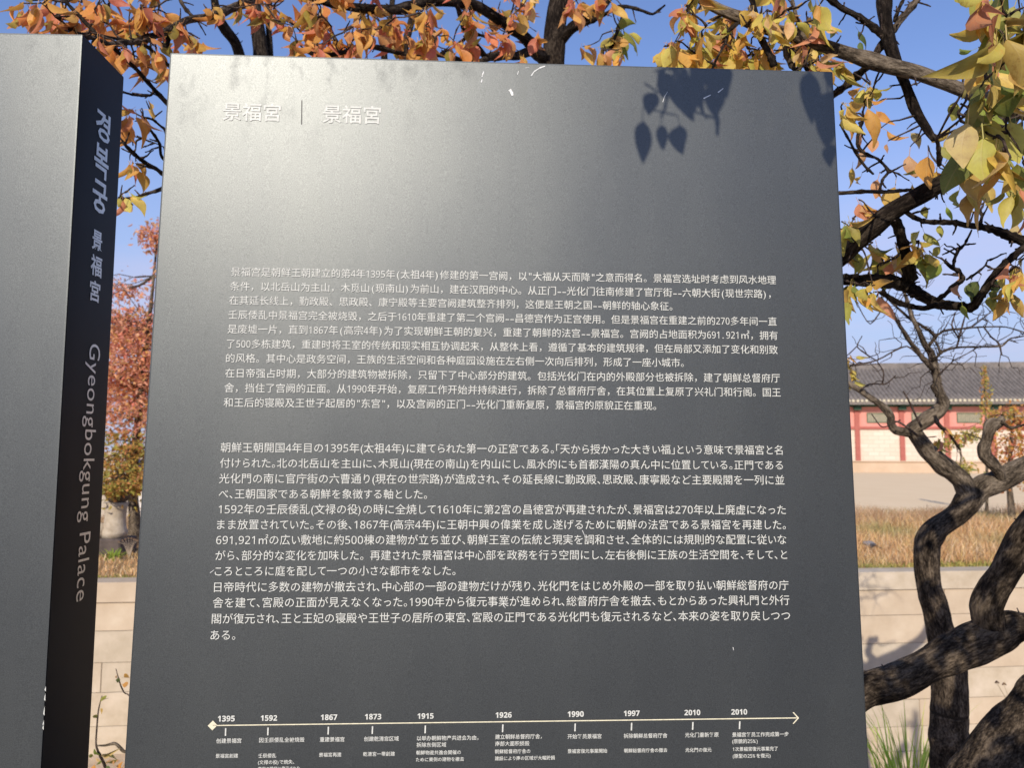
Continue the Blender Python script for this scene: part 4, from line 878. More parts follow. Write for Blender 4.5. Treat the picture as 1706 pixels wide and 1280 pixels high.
for cl in [(1112, 70, 22, 22, 16, 1.5, 'gold'), (1130, 95, 22, 14, 14, 1.5, 'gold'), (1165, 35, 26, 26, 22, 1.45, 'gold'), (1180, 80, 28, 24, 26, 1.5, 'gold'), (1215, 55, 26, 40, 30, 1.55, 'gold'), (1235, 95, 28, 18, 26, 1.5, 'gold'), (1265, 30, 26, 24, 22, 1.5, 'gold'),
           (1290, 85, 26, 26, 28, 1.55, 'gold'), (1315, 30, 24, 30, 22, 1.5, 'gold'), (1345, 60, 24, 36, 28, 1.55, 'gold'), (1360, 100, 22, 14, 18, 1.5, 'gold'), (1370, 20, 14, 24, 12, 1.45, 'gold'), (1395, 115, 12, 12, 7, 1.6, 'olive'), (1240, -20, 90, 10, 24, 1.5, 'gold'),
           (1205, 100, 30, 10, 12, 1.6, 'olive'), (1405, 185, 14, 10, 5, 1.5, 'gold'), (1435, 135, 22, 14, 7, 1.55, 'gold'), (1410, 375, 16, 22, 14, 1.6, 'olive'), (1430, 355, 18, 16, 9, 1.6, 'gold'), (1415, 420, 14, 14, 6, 1.7, 'olive'), (1450, 420, 20, 14, 9, 1.7, 'olive'), (1475, 440, 22, 14, 8, 1.7, 'olive'),
           (1500, 425, 18, 18, 7, 1.65, 'gold'), (1530, 405, 20, 16, 9, 1.6, 'gold'), (1545, 430, 16, 12, 6, 1.6, 'olive'), (1415, 480, 14, 8, 5, 1.6, 'olive'), (1450, 480, 12, 5, 4, 1.55, 'gold'), (1640, 100, 40, 40, 9, 1.1, 'olive'), (1660, 200, 30, 40, 8, 1.15, 'olive'), (1690, 60, 14, 50, 8, 1.0, 'olive'), (1690, 300, 16, 30, 6, 1.2, 'olive'),
           (1650, 485, 25, 15, 6, 1.5, 'olive'), (1690, 455, 14, 15, 6, 1.4, 'gold'), (1560, 265, 25, 18, 6, 1.4, 'gold')]:
    t3.cluster(*cl[:6], cl[6], L0=.060 if cl[0] > 1400 else .058, dy=.08)
# crown above and right of the frame (shades the limbs, stem and the panel's upper right corner)
def crown_pts(n, box, pal, L0=.065):
    k = 0
    while k < n:
        c = Vector([random.uniform(*box[i]) for i in range(3)])
        for _ in range(random.randint(3, 6)):
            t3.leaf(c, Vector((random.gauss(0, .5), random.gauss(0, .5), -1)), L0*random.uniform(.7, 1.2), jcol(random.choice(PAL[pal]))); k += 1
crown_pts(110, ((.62, 1.7), (.0, 1.0), (1.75, 2.35)), 'olive')
crown_pts(50, ((.9, 1.9), (.8, 1.5), (1.5, 2.2)), 'gold')
for q in [[(1.55, 1.4, 1.9, .03), (1.3, .9, 2.0, .024), (1.1, .5, 2.1, .02), (.8, .2, 2.15, .014)], [(1.5, 1.4, 1.6, .026), (1.2, .8, 1.75, .022), (.95, .45, 1.8, .018), (.75, .1, 1.95, .012)], [(1.6, 1.3, 2.1, .026), (1.45, .8, 1.9, .022), (1.35, .4, 1.7, .018), (1.2, .1, 1.65, .012)],
          [(1.5, 1.3, 1.45, .024), (1.25, 1.0, 1.7, .02), (1.15, .8, 2.0, .018), (1.1, .7, 2.3, .014)], [(1.5, 1.2, 1.4, .022), (1.05, 1.1, 1.75, .018), (.95, .95, 2.1, .015), (.9, .8, 2.4, .01)], [(1.75, 1.4, 1.5, .03), (1.6, 1.1, 1.7, .026), (1.5, .9, 2.1, .022), (1.45, .7, 2.5, .016)], [(1.6, 1.4, 1.3, .03), (1.35, .7, 1.35, .024), (1.15, .35, 1.45, .02), (1.0, .1, 1.6, .014)]]:
    t3.limb_w('limb', q, M_bark, 8, 5, .08, .2)
def in_view(p, m=90):
    q = MR.inverted() @ (p-Vector((0, 0, EYE)))
    return q.z < -.05 and -m < 853-q.x/q.z*FPX < 1706+m and -m < 640+q.y/q.z*FPX < 1280+m
TG = [P(*a) for a in [(1450, 1150, 1.8), (1490, 1138, 1.8), (1530, 1120, 1.8), (1570, 1095, 1.8), (1620, 1072, 1.8), (1660, 1050, 1.8), (1645, 1005, 1.77), (1690, 927, 1.7), (1706, 890, 1.68), (1660, 1250, 1.8), (1690, 1200, 1.8), (1640, 1270, 1.8),
                      (1582, 1240, 2.9), (1582, 1200, 2.9), (1560, 1030, 2.9), (1550, 960, 2.9), (1548, 915, 2.9), (1490, 355, 1.5), (1560, 310, 1.46), (1515, 480, 1.6), (1475, 30, 1.56)]]
for k_ in range(62):
    g = TG[k_ % len(TG)] + Vector([random.uniform(-.05, .05) for _ in range(3)]); c = g+SUN_DIR*random.uniform(1.1, 2.0)
    if in_view(c) or c.z > 2.75: continue
    for _ in range(random.randint(3, 6)): t3.leaf(c+Vector([random.uniform(-.03, .03) for _ in range(3)]), Vector((random.gauss(0, .4), random.gauss(0, .4), -1)), .075*random.uniform(.8, 1.2), jcol(random.choice(PAL['olive'])))
for n_, (a_, b_) in enumerate([(a, b) for a in (1628, 1665, 1700) for b in (-10, 60, 130, 210, 290) if b > 80 or a > 1630]):
    t3.cluster(a_, b_, 20, 30, 4, random.uniform(.95, 1.25), 'olive' if n_ % 3 else 'gold', L0=.082, dy=.04)
# the spray of leaves that hangs in front of and above the panel's right end
def cast_from(px, py, t):
    """point t metres towards the sun from the panel point seen at px, py"""
    u, v = uv_on(px, py, PO, PU, PV, PN); return PO+PU*u+PV*v+SUN_DIR*t
TS = 0.62
k0 = cast_from(1115, 148, TS); k1 = cast_from(1125, 120, TS); k2 = cast_from(1190, 60, TS); k3 = cast_from(1300, 0, TS*1.02); k4 = cast_from(1450, -40, TS*1.1)
mbx = [(k0, .0014), (k1, .0022), (k2, .0035), (k3, .0045), (k4, .006), (Vector((1.25, 1.15, 2.45)), .011), (P(1840, 200, 1.5), .018)]
t3.limb_w('branch', [(*p, r) for p, r in mbx], M_bark2, 8, 5, .1, .3)
def blade(bx, by, tx, ty): return (bx-(tx-bx)*.315, by-(ty-by)*.315), (tx, ty)
SH = [(*blade(1071, 201, 1071, 271), 11), (*blade(1104, 208, 1105, 249), 11), (*blade(1100, 208, 1101, 248), 11), (*blade(1132, 208, 1140, 256), 10), (*blade(1092, 154, 1084, 193), 10), (*blade(1108, 118, 1097, 134), 4), (*blade(1115, 122, 1108, 165), 10), (*blade(1128, 130, 1132, 178), 4), (*blade(1140, 140, 1154, 198), 4), 
      (*blade(1165, 112, 1168, 176), 10), (*blade(1208, 108, 1212, 160), 4), (*blade(1196, 140, 1197, 197), 10), (*blade(1190, 110, 1186, 150), 10), (*blade(1160, 150, 1156, 190), 4), (*blade(1138, 112, 1146, 150), 10), (*blade(1178, 150, 1181, 188), 5), (*blade(1172, 100, 1160, 140), 10),
      (*blade(1348, 118, 1352, 204), 11), (*blade(1384, 170, 1384, 246), 4), (*blade(1392, 150, 1388, 215), 10), (*blade(1388, 240, 1385, 278), 10), (*blade(1386, 110, 1390, 150), 4)]
for a, c, v in SH:
    tt = TS+random.uniform(-.05, .05); p0 = cast_from(*a, tt); p1 = cast_from(*c, tt); d = p1-p0
    t3.leaf(p0, d, d.length, jcol(random.choice(PAL['olive'])), v, SUN_DIR + Vector((random.gauss(0, .25), 0, random.gauss(0, .2))))
    near = cast_from(1105.5, 186.5, TS) if c[1] > 245 and c[0] < 1145 else min([k0, k1, k2, k3], key=lambda q: (q-p0).length_squared)
    if a[0] < 1300: t3.twig(near, p0, .0012, .0009, .003)
    else: t3.twig(cast_from(1365, 40, TS), p0, .0018, .001, .004)
t3.twig(k3, cast_from(1365, 40, TS), .003, .002, .004)
t3.twig(cast_from(1192, 130, TS), cast_from(1195, 224, TS), .0028, .0028, .002); t3.twig(cast_from(1158, 186, TS), cast_from(1192, 197, TS), .0014, .002, .002)
t3.twig(cast_from(1114, 150, TS), cast_from(1105.5, 186.5, TS), .0024, .0016, .002)
t3.twig(cast_from(1075, 139, TS), cast_from(1103, 157, TS), .0014, .0012, .002)
t3.spurs(380, .008, .045)
t3.finish()

# ------------------------------------------------------------------ bare gnarled tree in the middle distance
Z3 = 2.9
t4 = Tree('gnarled_bare_tree', (P(1582, 1270, Z3).x, Z3, 0), 'crooked nearly leafless tree with zigzag stem in front of the stone wall at the right', 'tree')
b = t4.base
t4.limb_w('trunk', [(b.x, b.y, -.16, .08), (b.x+.005, b.y, .2, .068), (*P(1583, 1273, Z3), .062), (*P(1582, 1186, Z3), .060), (*P(1582, 1136, Z3), .057), (*P(1577, 1090, Z3), .052), (*P(1567, 1052, Z3), .047), (*P(1558, 1011, Z3), .043), (*P(1549, 978, Z3), .042), (*P(1545, 934, Z3), .043), (*P(1546, 903, Z3), .043), (*P(1563, 880, Z3), .040), (*P(1595, 858, Z3), .040), (*P(1614, 834, Z3), .045), (*P(1620, 815, Z3), .036)], M_bark2, 32, 12, .06, .08)
t4.limb('limb', [(1617, 832, 2.9, 18), (1603, 802, 2.9, 16), (1585, 786, 2.9, 14), (1571, 776, 2.9, 14), (1547, 753, 2.9, 14), (1535, 738, 2.9, 12.5), (1527, 727, 2.9, 12), (1521, 716, 2.9, 12), (1535, 706, 2.88, 11), (1550, 695, 2.86, 11), (1563, 686, 2.85, 11.5), (1571, 673, 2.84, 10.5), (1568, 660, 2.82, 8), (1563, 645, 2.8, 6.5), (1560, 625, 2.8, 6.5), (1555, 605, 2.8, 6), (1551, 589, 2.8, 6), (1540, 573, 2.78, 5), (1530, 550, 2.76, 4), (1518, 525, 2.75, 3.4), (1511, 500, 2.74, 2.6), (1500, 470, 2.74, 2)], M_bark3, 18, 8, .08, .15)
t4.limb('limb', [(1522, 722, 2.9, 9), (1505, 720, 2.88, 7.5), (1491, 717, 2.86, 7), (1484, 706, 2.85, 6.5), (1484, 695, 2.84, 6), (1476, 683, 2.83, 6), (1464, 672, 2.82, 5.5), (1450, 663, 2.8, 5.2), (1435, 652, 2.8, 5), (1418, 642, 2.8, 4.6), (1395, 630, 2.8, 4)], M_bark3, 10, 5, .08, .2)
t4.limb('limb', [(1612, 842, 2.9, 18), (1638, 812, 2.9, 18), (1655, 806, 2.9, 18), (1678, 795, 2.9, 18), (1706, 779, 2.9, 17), (1740, 760, 2.9, 15), (1790, 720, 2.9, 12), (1830, 640, 2.9, 8)], M_bark3, 20, 10, .08, .12)
t4.limb('limb', [(1668, 800, 2.88, 9), (1663, 785, 2.86, 8), (1652, 772, 2.85, 10), (1641, 760, 2.84, 10), (1638, 747, 2.83, 9), (1644, 732, 2.82, 9), (1647, 718, 2.8, 10), (1652, 708, 2.8, 12), (1664, 704, 2.8, 8), (1670, 696, 2.8, 5)], M_bark3, 12, 5, .10, .15)
TWG = [[(1555, 618, 4.5), (1543, 603, 4), (1531, 589, 4), (1511, 561, 3.6), (1498, 540, 3.2), (1487, 523, 3), (1467, 496, 2.4)], [(1547, 577, 3), (1558, 562, 3.2), (1550, 552, 2.6), (1539, 545, 2.5), (1511, 527, 2.2), (1480, 498, 1.8), (1470, 480, 1.4)],
       [(1559, 561, 2.2), (1572, 552, 2), (1587, 549, 1.8), (1610, 547, 1.6), (1635, 545, 1.4), (1675, 545, 1.2), (1706, 554, 1.1), (1730, 560, 1)], [(1563, 592, 2.4), (1575, 584, 2.2), (1595, 579, 1.9), (1630, 578, 1.7), (1667, 577, 1.6), (1676, 570, 1.5), (1684, 564, 1.3), (1706, 560, 1.1)],
       [(1553, 600, 2.2), (1566, 590, 2), (1562, 575, 2), (1556, 566, 1.6)], [(1548, 612, 1.6), (1511, 577, 1.4), (1460, 601, 1.3), (1416, 609, 1)], [(1460, 601, 1.2), (1440, 588, 1.1), (1428, 577, 1), (1436, 560, .8)], [(1428, 577, .9), (1412, 592, .9), (1400, 596, .8)],
       [(1593, 580, 1.6), (1597, 565, 1.5), (1590, 552, 1.3), (1586, 540, 1.1), (1592, 520, .9)], [(1597, 568, 1.4), (1602, 548, 1.3), (1610, 520, 1.1), (1616, 505, .9)], [(1640, 546, 1.2), (1652, 562, 1.3), (1664, 572, 1.4), (1669, 592, 1.2)], [(1618, 546, 1), (1632, 535, 1), (1650, 520, .9), (1660, 508, .7)],
       [(1563, 625, 1.3), (1577, 612, 1.1), (1590, 600, 1), (1610, 590, .9), (1632, 577, .8)], [(1529, 727, 2), (1515, 715, 1.8), (1500, 705, 1.6), (1490, 702, 1.2)], [(1557, 692, 3), (1562, 705, 3.4), (1575, 718, 3), (1590, 735, 2), (1600, 750, 1.6)], [(1535, 712, 2), (1524, 690, 1.8), (1514, 668, 1.5), (1505, 652, 1.2)],
       [(1562, 660, 3), (1553, 645, 2.6), (1555, 640, 2)], [(1433, 650, 1.5), (1450, 640, 1.3), (1475, 640, 1.2), (1492, 626, .9)], [(1470, 640, 1.2), (1472, 620, 1), (1462, 603, .9)], [(1480, 497, 1), (1450, 540, .9), (1425, 500, .7)], [(1500, 700, 1), (1470, 712, .9), (1452, 690, .8)],
       [(1668, 703, 3), (1685, 713, 2.6), (1706, 708, 2), (1730, 700, 1.6)]]
for q in TWG: t4.limb('branch', [(x, y, 2.78, r) for x, y, r in q], M_bark2 if q[0][2] > 2 else M_twig, 6, 4, .14, .3)
smp = [s for s in t4.samples if s.z > 1.9]
for _ in range(150):
    a = random.choice(smp); d = Vector((random.gauss(0, 1), random.gauss(0, .5), random.gauss(.2, 1))).normalized()*random.uniform(.02, .14); t4.twig(a, a+d, .0016, .0007, .02, 4)
for (x, y) in [(1420, 620), (1422, 640), (1415, 600), (1600, 730), (1560, 740), (1580, 725)]:
    t4.cluster(x, y, 5, 5, 2, 2.8, 'gold', L0=.05)
t4.finish(100)

# ------------------------------------------------------------------ farther trees
def crown_tree(name, base, label, trunk, blobs, n, pal, L0, mat=M_bark3, twn=60, spread=.8):
    t = Tree(name, base, label, 'tree')
    t.limb_w('trunk', trunk, mat, 10, 4, .06)
    for c, r, k, pl in blobs:
        c = Vector(c)
        near = min(t.samples, key=lambda q: (q-c).length_squared)
        t.limb_w('limb', [(*near, .014), (*(near.lerp(c, .5)+Vector((.02, 0, -.03))), .010), (*c, .004)], mat, 6, 3, .08)
        for _ in range(int(n*k)):
            d = Vector([random.gauss(0, 1) for _ in range(3)]).normalized()*random.random()**.45
            q = c+Vector((d.x*r[0], d.y*r[1], d.z*r[2]))
            if random.random() < .35: q += Vector([random.gauss(0, .3*r[0]) for _ in range(3)])
            t.leaf(q, Vector((random.gauss(0, spread), random.gauss(0, spread), -.6)), L0*random.uniform(.6, 1.3), jcol(random.choice(PAL[pl]), .18))
            if random.random() < .02: t.twig(near, q, .004, .002, .03, 4)
    t.finish(0); return t
mx0 = P(222, 905, 6.4)
crown_tree('red_maple_tree', (mx0.x, 6.4, .905), 'red and orange maple tree seen through the gap between the two signs',
    [(mx0.x, 6.4, .86, .06), (mx0.x, 6.4, 1.1, .045), (*P(221, 810, 6.4), .036), (*P(226, 740, 6.4), .03), (*P(235, 640, 6.4), .024), (*P(250, 520, 6.4), .016), (*P(262, 400, 6.4), .008)],
    [(P(215, 545, 6.4), (.38, .4, .16), .2, 'red'), (P(240, 600, 6.3), (.35, .4, .28), .24, 'red'), (P(205, 640, 6.5), (.32, .4, .24), .18, 'red'), (P(225, 690, 6.3), (.4, .4, .18), .14, 'red'), (P(215, 745, 6.2), (.34, .35, .16), .12, 'mapleg'), (P(205, 785, 6.1), (.28, .3, .15), .12, 'mapleg'), (P(225, 800, 6.2), (.2, .3, .07), .05, 'mapleg'), (P(188, 812, 5.7), (.12, .12, .07), .05, 'mapleg'), (P(240, 800, 6.0), (.14, .2, .10), .06, 'mapleg'), (P(200, 480, 6.6), (.25, .3, .06), .05, 'red'), (P(200, 560, 6.6), (.3, .3, .22), .12, 'red'), (P(228, 650, 6.6), (.3, .3, .26), .14, 'red'), (P(262, 395, 6.4), (.15, .2, .13), .08, 'red'), (P(320, 470, 6.4), (.3, .3, .2), .08, 'red'), (P(380, 560, 6.4), (.5, .4, .4), .3, 'red')],
    6500, 'red', .048)
sx0 = P(1687, 868, 8.8)
crown_tree('small_orange_tree', (sx0.x, 8.8, .905), 'small orange-leaved tree behind the crooked bare tree at the right edge',
    [(sx0.x, 8.8, .87, .04), (*P(1684, 840, 8.8), .034), (*P(1681, 800, 8.8), .028), (*P(1684, 740, 8.8), .02), (*P(1690, 690, 8.8), .01)],
    [(P(1690, 745, 8.8), (.26, .3, .28), .34, 'orange'), (P(1672, 690, 8.8), (.16, .2, .10), .10, 'mapleg'), (P(1700, 700, 8.7), (.2, .2, .2), .12, 'orange'), (P(1620, 722, 8.7), (.17, .2, .07), .09, 'olive'), (P(1590, 735, 8.7), (.15, .2, .06), .07, 'olive'), (P(1600, 775, 8.7), (.14, .2, .06), .08, 'olive'), (P(1725, 790, 8.8), (.25, .3, .25), .2, 'orange'), (P(1690, 785, 8.7), (.2, .2, .1), .1, 'orange')],
    1500, 'orange', .06)
cx0 = P(1641, 800, 10.5)
t = Tree('slender_sapling', (cx0.x, 10.5, .9), 'thin upright yellow-green sapling standing in front of the palace roof', 'tree')
t.limb_w('trunk', [(cx0.x, 10.5, .86, .02), (*P(1644, 740, 10.5), .016), (*P(1641, 660, 10.5), .012), (*P(1640, 612, 10.5), .004)], M_bark3, 7, 3, .05)
for _ in range(260):
    k = random.random(); y = 612+k*100; w = 2+7*math.sin(min(1, k*1.3)*2.2)
    t.leaf(P(1640+(y-612)*.04+random.uniform(-w, w), y, 10.5+random.uniform(-.08, .08)), Vector((random.gauss(0, .4), random.gauss(0, .4), .7 if random.random() < .6 else -.6)), .06*random.uniform(.7, 1.2), jcol(random.choice(PAL['mapleg']), .15))
t.finish(0)

# ------------------------------------------------------------------ things in the gap: stone ornament, pale block wall, blue box
granite = simple('weathered_granite', [(0.3, (0.26, 0.21, 0.15)), (0.5, (0.42, 0.35, 0.26)), (0.7, (0.52, 0.45, 0.35))], scale=14, bump=0.6, bdist=0.006)
darkst = simple('dark_stone', [(0.3, (0.05, 0.04, 0.035)), (0.7, (0.13, 0.10, 0.085))], scale=12, bump=0.6, bdist=0.006)
def lathe(mb, prof, cx=0, cy=0, n=20, wob=0):
    vs = []; fs = []
    for r, z in prof:
        for k in range(n):
            a = 2*math.pi*k/n; rr = r*(1+wob*math.sin(3*a+z*20)); vs.append((cx+rr*math.cos(a), cy+rr*math.sin(a), z))
    for j in range(len(prof)-1):
        for k in range(n): fs.append((j*n+k, j*n+(k+1) % n, (j+1)*n+(k+1) % n, (j+1)*n+k))
    fs.append(tuple(range(n-1, -1, -1))); fs.append(tuple((len(prof)-1)*n+k for k in range(n))); mb.add(vs, fs)
so = P(194, 920, 5.85)
orn = empty('stone_ornament', (so.x-.02, 5.85, .905)); tag(orn, 'low stone ornament with dark cap and plinth, in the gap between the signs', 'stone ornament')
mb = MB(); mb.box(-.22, .10, -.12, .14, -.02, .115, .01); mb.build('plinth', darkst, orn)
mb = MB(); lathe(mb, [(.085, .115), (.09, .16), (.078, .19), (.072, .26), (.078, .33), (.088, .37)], 0, 0); mb.build('drum', granite, orn, True)
mb = MB(); lathe(mb, [(.05, .37), (.07, .385), (.078, .41), (.07, .44), (.045, .465), (.01, .47)], .01, 0, 20, .06); mb.build('cap', simple('brown_stone_cap', [(0.3, (0.045, 0.032, 0.022)), (0.7, (0.12, 0.085, 0.06))], scale=14, bump=0.6, bdist=0.006), orn, True)
mb = MB(); lathe(mb, [(.03, .115), (.055, .14), (.06, .18), (.045, .215), (.01, .225)], -.105, -.03, 14, .05); mb.build('finial', granite, orn, True)
pw = P(226, 890, 7.2)
blk = empty('pale_block_wall', (pw.x-.02, 7.2, .905)); tag(blk, 'short pale stone block wall just left of the text sign, behind the maple trunk', 'wall')
pale = simple('pale_stone', [(0.3, (0.58, 0.54, 0.50)), (0.7, (0.68, 0.64, 0.60))], scale=8, bump=0.3)
for k in range(5):
    mb = MB(); mb.box(0, .9, 0, .3, k*.10-.02*(k == 0), k*.10+.094, .004); mb.build('stone_block', pale, blk)
pb = P(231, 830, 8.2)
bx = empty('blue_cabinet', (pb.x-.02, 8.2, .905)); tag(bx, 'dark blue cabinet mostly hidden behind the left edge of the text sign', 'cabinet')
blue = simple('dark_blue_paint', [(0.3, (0.02, 0.04, 0.12)), (0.7, (0.03, 0.06, 0.16))], bump=0, rough=.5)
mb = MB(); mb.box(0, .5, 0, .4, 0, .62, .01); mb.build('cabinet_body', blue, bx)
mb = MB(); mb.box(-.02, .52, -.02, .42, .62, .66, .01); mb.build('cabinet_lid', blue, bx)

# ------------------------------------------------------------------ small bird on the dry grass
bp_ = P(1451, 922, 6.05); bird = empty('grey_bird', (bp_.x, 6.05, .93), math.radians(10)); tag(bird, 'small grey bird pecking in the dry grass above the wall, right of the text sign', 'bird')
birdm = simple('grey_feathers', [(0.3, (0.10, 0.10, 0.11)), (0.7, (0.26, 0.25, 0.26))], scale=60, bump=0.2)
birdd = simple('dark_feathers', [(0.3, (0.04, 0.04, 0.05)), (0.7, (0.10, 0.10, 0.11))], scale=60, bump=0)
mb = MB(); tube(mb, [Vector(p) for p in [(-.062, 0, .050), (-.052, 0, .054), (-.040, 0, .052), (-.020, 0, .046), (.005, 0, .042), (.030, 0, .034), (.05, 0, .026)]], [.005, .013, .014, .023, .025, .017, .006], 12, 3)
mb.build('body', birdm, bird, True)
mb = MB(); mb.add([(.035, -.012, .030), (.035, .012, .030), (.085, .014, .012), (.085, -.014, .012), (.035, -.012, .034), (.035, .012, .034), (.085, .014, .015), (.085, -.014, .015)], [(0, 3, 2, 1), (4, 5, 6, 7), (0, 1, 5, 4), (1, 2, 6, 5), (2, 3, 7, 6), (3, 0, 4, 7)]); mb.build('tail', birdd, bird)
for s_ in (-1, 1):
    mb = MB(); tube(mb, [Vector((-.02, .021*s_, .045)), Vector((.01, .024*s_, .042)), Vector((.05, .012*s_, .030))], [.008, .011, .003], 8, 3); mb.build('wing', birdd, bird, True)
    mb = MB(); tube(mb, [Vector((0, .008*s_, .026)), Vector((-.002, .008*s_, 0)), Vector((-.002, .008*s_, -.025))], [.002, .0015, .0015], 5, 2); mb.build('leg', darkst, bird)
mb = MB(); tube(mb, [Vector((-.062, 0, .050)), Vector((-.076, 0, .044))], [.003, .0008], 6, 2); mb.build('beak', darkst, bird)

# ------------------------------------------------------------------ dry meadow grass along the top of the wall (uncountable)
def blades(name, n, xr, depth, h, cols, mat, zfun, wfun=None, lean=.9, wid=.003, dens=None):
    x = rng.uniform(xr[0], xr[1], n); dd = depth[0]+(depth[1]-depth[0])*rng.rand(n)**1.25
    y = 4.85+WALL_T*x+dd; hh = h[0]+(h[1]-h[0])*rng.rand(n)
    pt = np.sin(x*2.1+y*1.3)*.5+np.sin(x*5.3-y*2.7)*.3; hh *= 1+.35*pt
    hh *= np.clip(.75+dd/5.5, .7, 1.25)*np.where(x < 0, .35, 1.0)
    a = rng.rand(n)*6.283; lx = np.cos(a)*hh*lean*rng.rand(n); ly = np.sin(a)*hh*lean*rng.rand(n)
    w = wid*(.6+.8*rng.rand(n)); b = rng.rand(n)*6.283; wx, wy = np.cos(b)*w, np.sin(b)*w; z = np.full(n, .893)
    V = np.empty((n, 5, 3))
    V[:, 0] = np.stack([x-wx, y-wy, z], 1); V[:, 1] = np.stack([x+wx, y+wy, z], 1)
    V[:, 2] = np.stack([x+wx*.8+lx*.4, y+wy*.8+ly*.4, z+hh*.6], 1); V[:, 3] = np.stack([x-wx*.8+lx*.4, y-wy*.8+ly*.4, z+hh*.6], 1)
    V[:, 4] = np.stack([x+lx, y+ly, z+hh*.97], 1)
    me = bpy.data.meshes.new(name); i = np.arange(n)*5
    faces = [f for k in i.tolist() for f in ((k, k+1, k+2, k+3), (k+3, k+2, k+4))]
    me.from_pydata(V.reshape(-1, 3).tolist(), [], faces); me.materials.append(mat)
    ci = np.array(cols)[rng.randint(0, len(cols), n)]
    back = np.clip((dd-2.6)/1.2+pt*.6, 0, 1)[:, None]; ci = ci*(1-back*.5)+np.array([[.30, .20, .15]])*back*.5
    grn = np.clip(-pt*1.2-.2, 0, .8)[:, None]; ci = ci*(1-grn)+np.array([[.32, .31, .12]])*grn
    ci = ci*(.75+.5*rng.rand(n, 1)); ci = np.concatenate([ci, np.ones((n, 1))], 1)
    at = me.color_attributes.new('tint', 'FLOAT_COLOR', 'POINT'); at.data.foreach_set('color', np.repeat(ci, 5, axis=0).ravel())
    o = obj(name, me); return o
gm, gnt, gb = newmat('dry_grass_blade'); ga = gnt.nodes.new('ShaderNodeAttribute'); ga.attribute_name = 'tint'
L(gnt, ga.outputs['Color'], gb.inputs['Base Color']); gb.inputs['Roughness'].default_value = .8; gb.inputs['Specular IOR Level'].default_value = .05
gt = gnt.nodes.new('ShaderNodeBsdfTranslucent'); L(gnt, ga.outputs['Color'], gt.inputs['Color']); gx = gnt.nodes.new('ShaderNodeMixShader'); gx.inputs[0].default_value = .3
L(gnt, gb.outputs[0], gx.inputs[1]); L(gnt, gt.outputs[0], gx.inputs[2]); L(gnt, gx.outputs[0], gnt.nodes['Material Output'].inputs['Surface'])
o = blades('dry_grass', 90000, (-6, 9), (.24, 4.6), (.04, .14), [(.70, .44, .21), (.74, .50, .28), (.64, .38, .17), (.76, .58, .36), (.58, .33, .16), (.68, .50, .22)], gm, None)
tag(o, 'dry orange and straw coloured grass growing on top of the retaining wall', 'grass', kind='stuff')
o = blades('green_ground_cover', 9000, (-6, 9), (.17, .32), (.02, .05), [(.38, .34, .10), (.30, .30, .09), (.5, .4, .14)], gm, None, lean=.9, wid=.005)
tag(o, 'thin greenish grass along the top edge of the retaining wall', 'grass', kind='stuff')

# ------------------------------------------------------------------ small plants
def tuft(name, base, n, h, label, cols, lean=.5, spread=.07, wid=.0035):
    vs = []; fs = []; T = []
    for _ in range(n):
        a = random.random()*6.283; r = random.random()*spread; x, y = r*math.cos(a), r*math.sin(a); hh = h*random.uniform(.45, 1)
        l = Vector((math.cos(a+random.gauss(0, .7)), math.sin(a+random.gauss(0, .7)), 0))*hh*lean*random.uniform(.3, 1.2); s = Vector((-l.y, l.x, 0)).normalized()*wid
        b = len(vs); col = jcol(random.choice(cols), .2)
        for k in range(6):
            t = k/5; p = Vector((x, y, -.01))+l*t**1.8+Vector((0, 0, hh*(t-.22*t**3))); w = (1-t**1.6)*1.0
            vs += [p-s*w, p+s*w]; T += [(*col, 1)]*2
        for k in range(5): fs.append((b+2*k, b+2*k+1, b+2*k+3, b+2*k+2))
    me = mesh(name, vs, fs, gm); at = me.color_attributes.new('tint', 'FLOAT_COLOR', 'POINT'); at.data.foreach_set('color', np.array(T).ravel())
    o = obj(name, me, None, base); tag(o, label, 'grass'); return o
gp = P(1520, 1300, 3.7); tuft('grass_tuft', (gp.x, 3.7, gz(gp.x, 3.7)), 190, .95, 'tuft of long green grass at the foot of the wall beside the crooked trunk', [(.42, .60, .08), (.52, .66, .12), (.60, .64, .16), (.30, .46, .06)], .36, .13, .0055)
gp = P(1612, 1290, 3.9); tuft('grass_tuft', (gp.x, 3.9, gz(gp.x, 3.9)), 18, .5, 'small thin grass tuft just right of the crooked trunk', [(.24, .34, .06), (.36, .40, .10)], .45, .05, .003)
gp = P(188, 925, 5.55); tuft('leafy_weed', (gp.x, 5.55, .90), 46, .11, 'low bright green weed in the gap, in front of the dark plinth', [(.30, .36, .06), (.22, .30, .05), (.42, .42, .10)], 1.1, .05, .008)
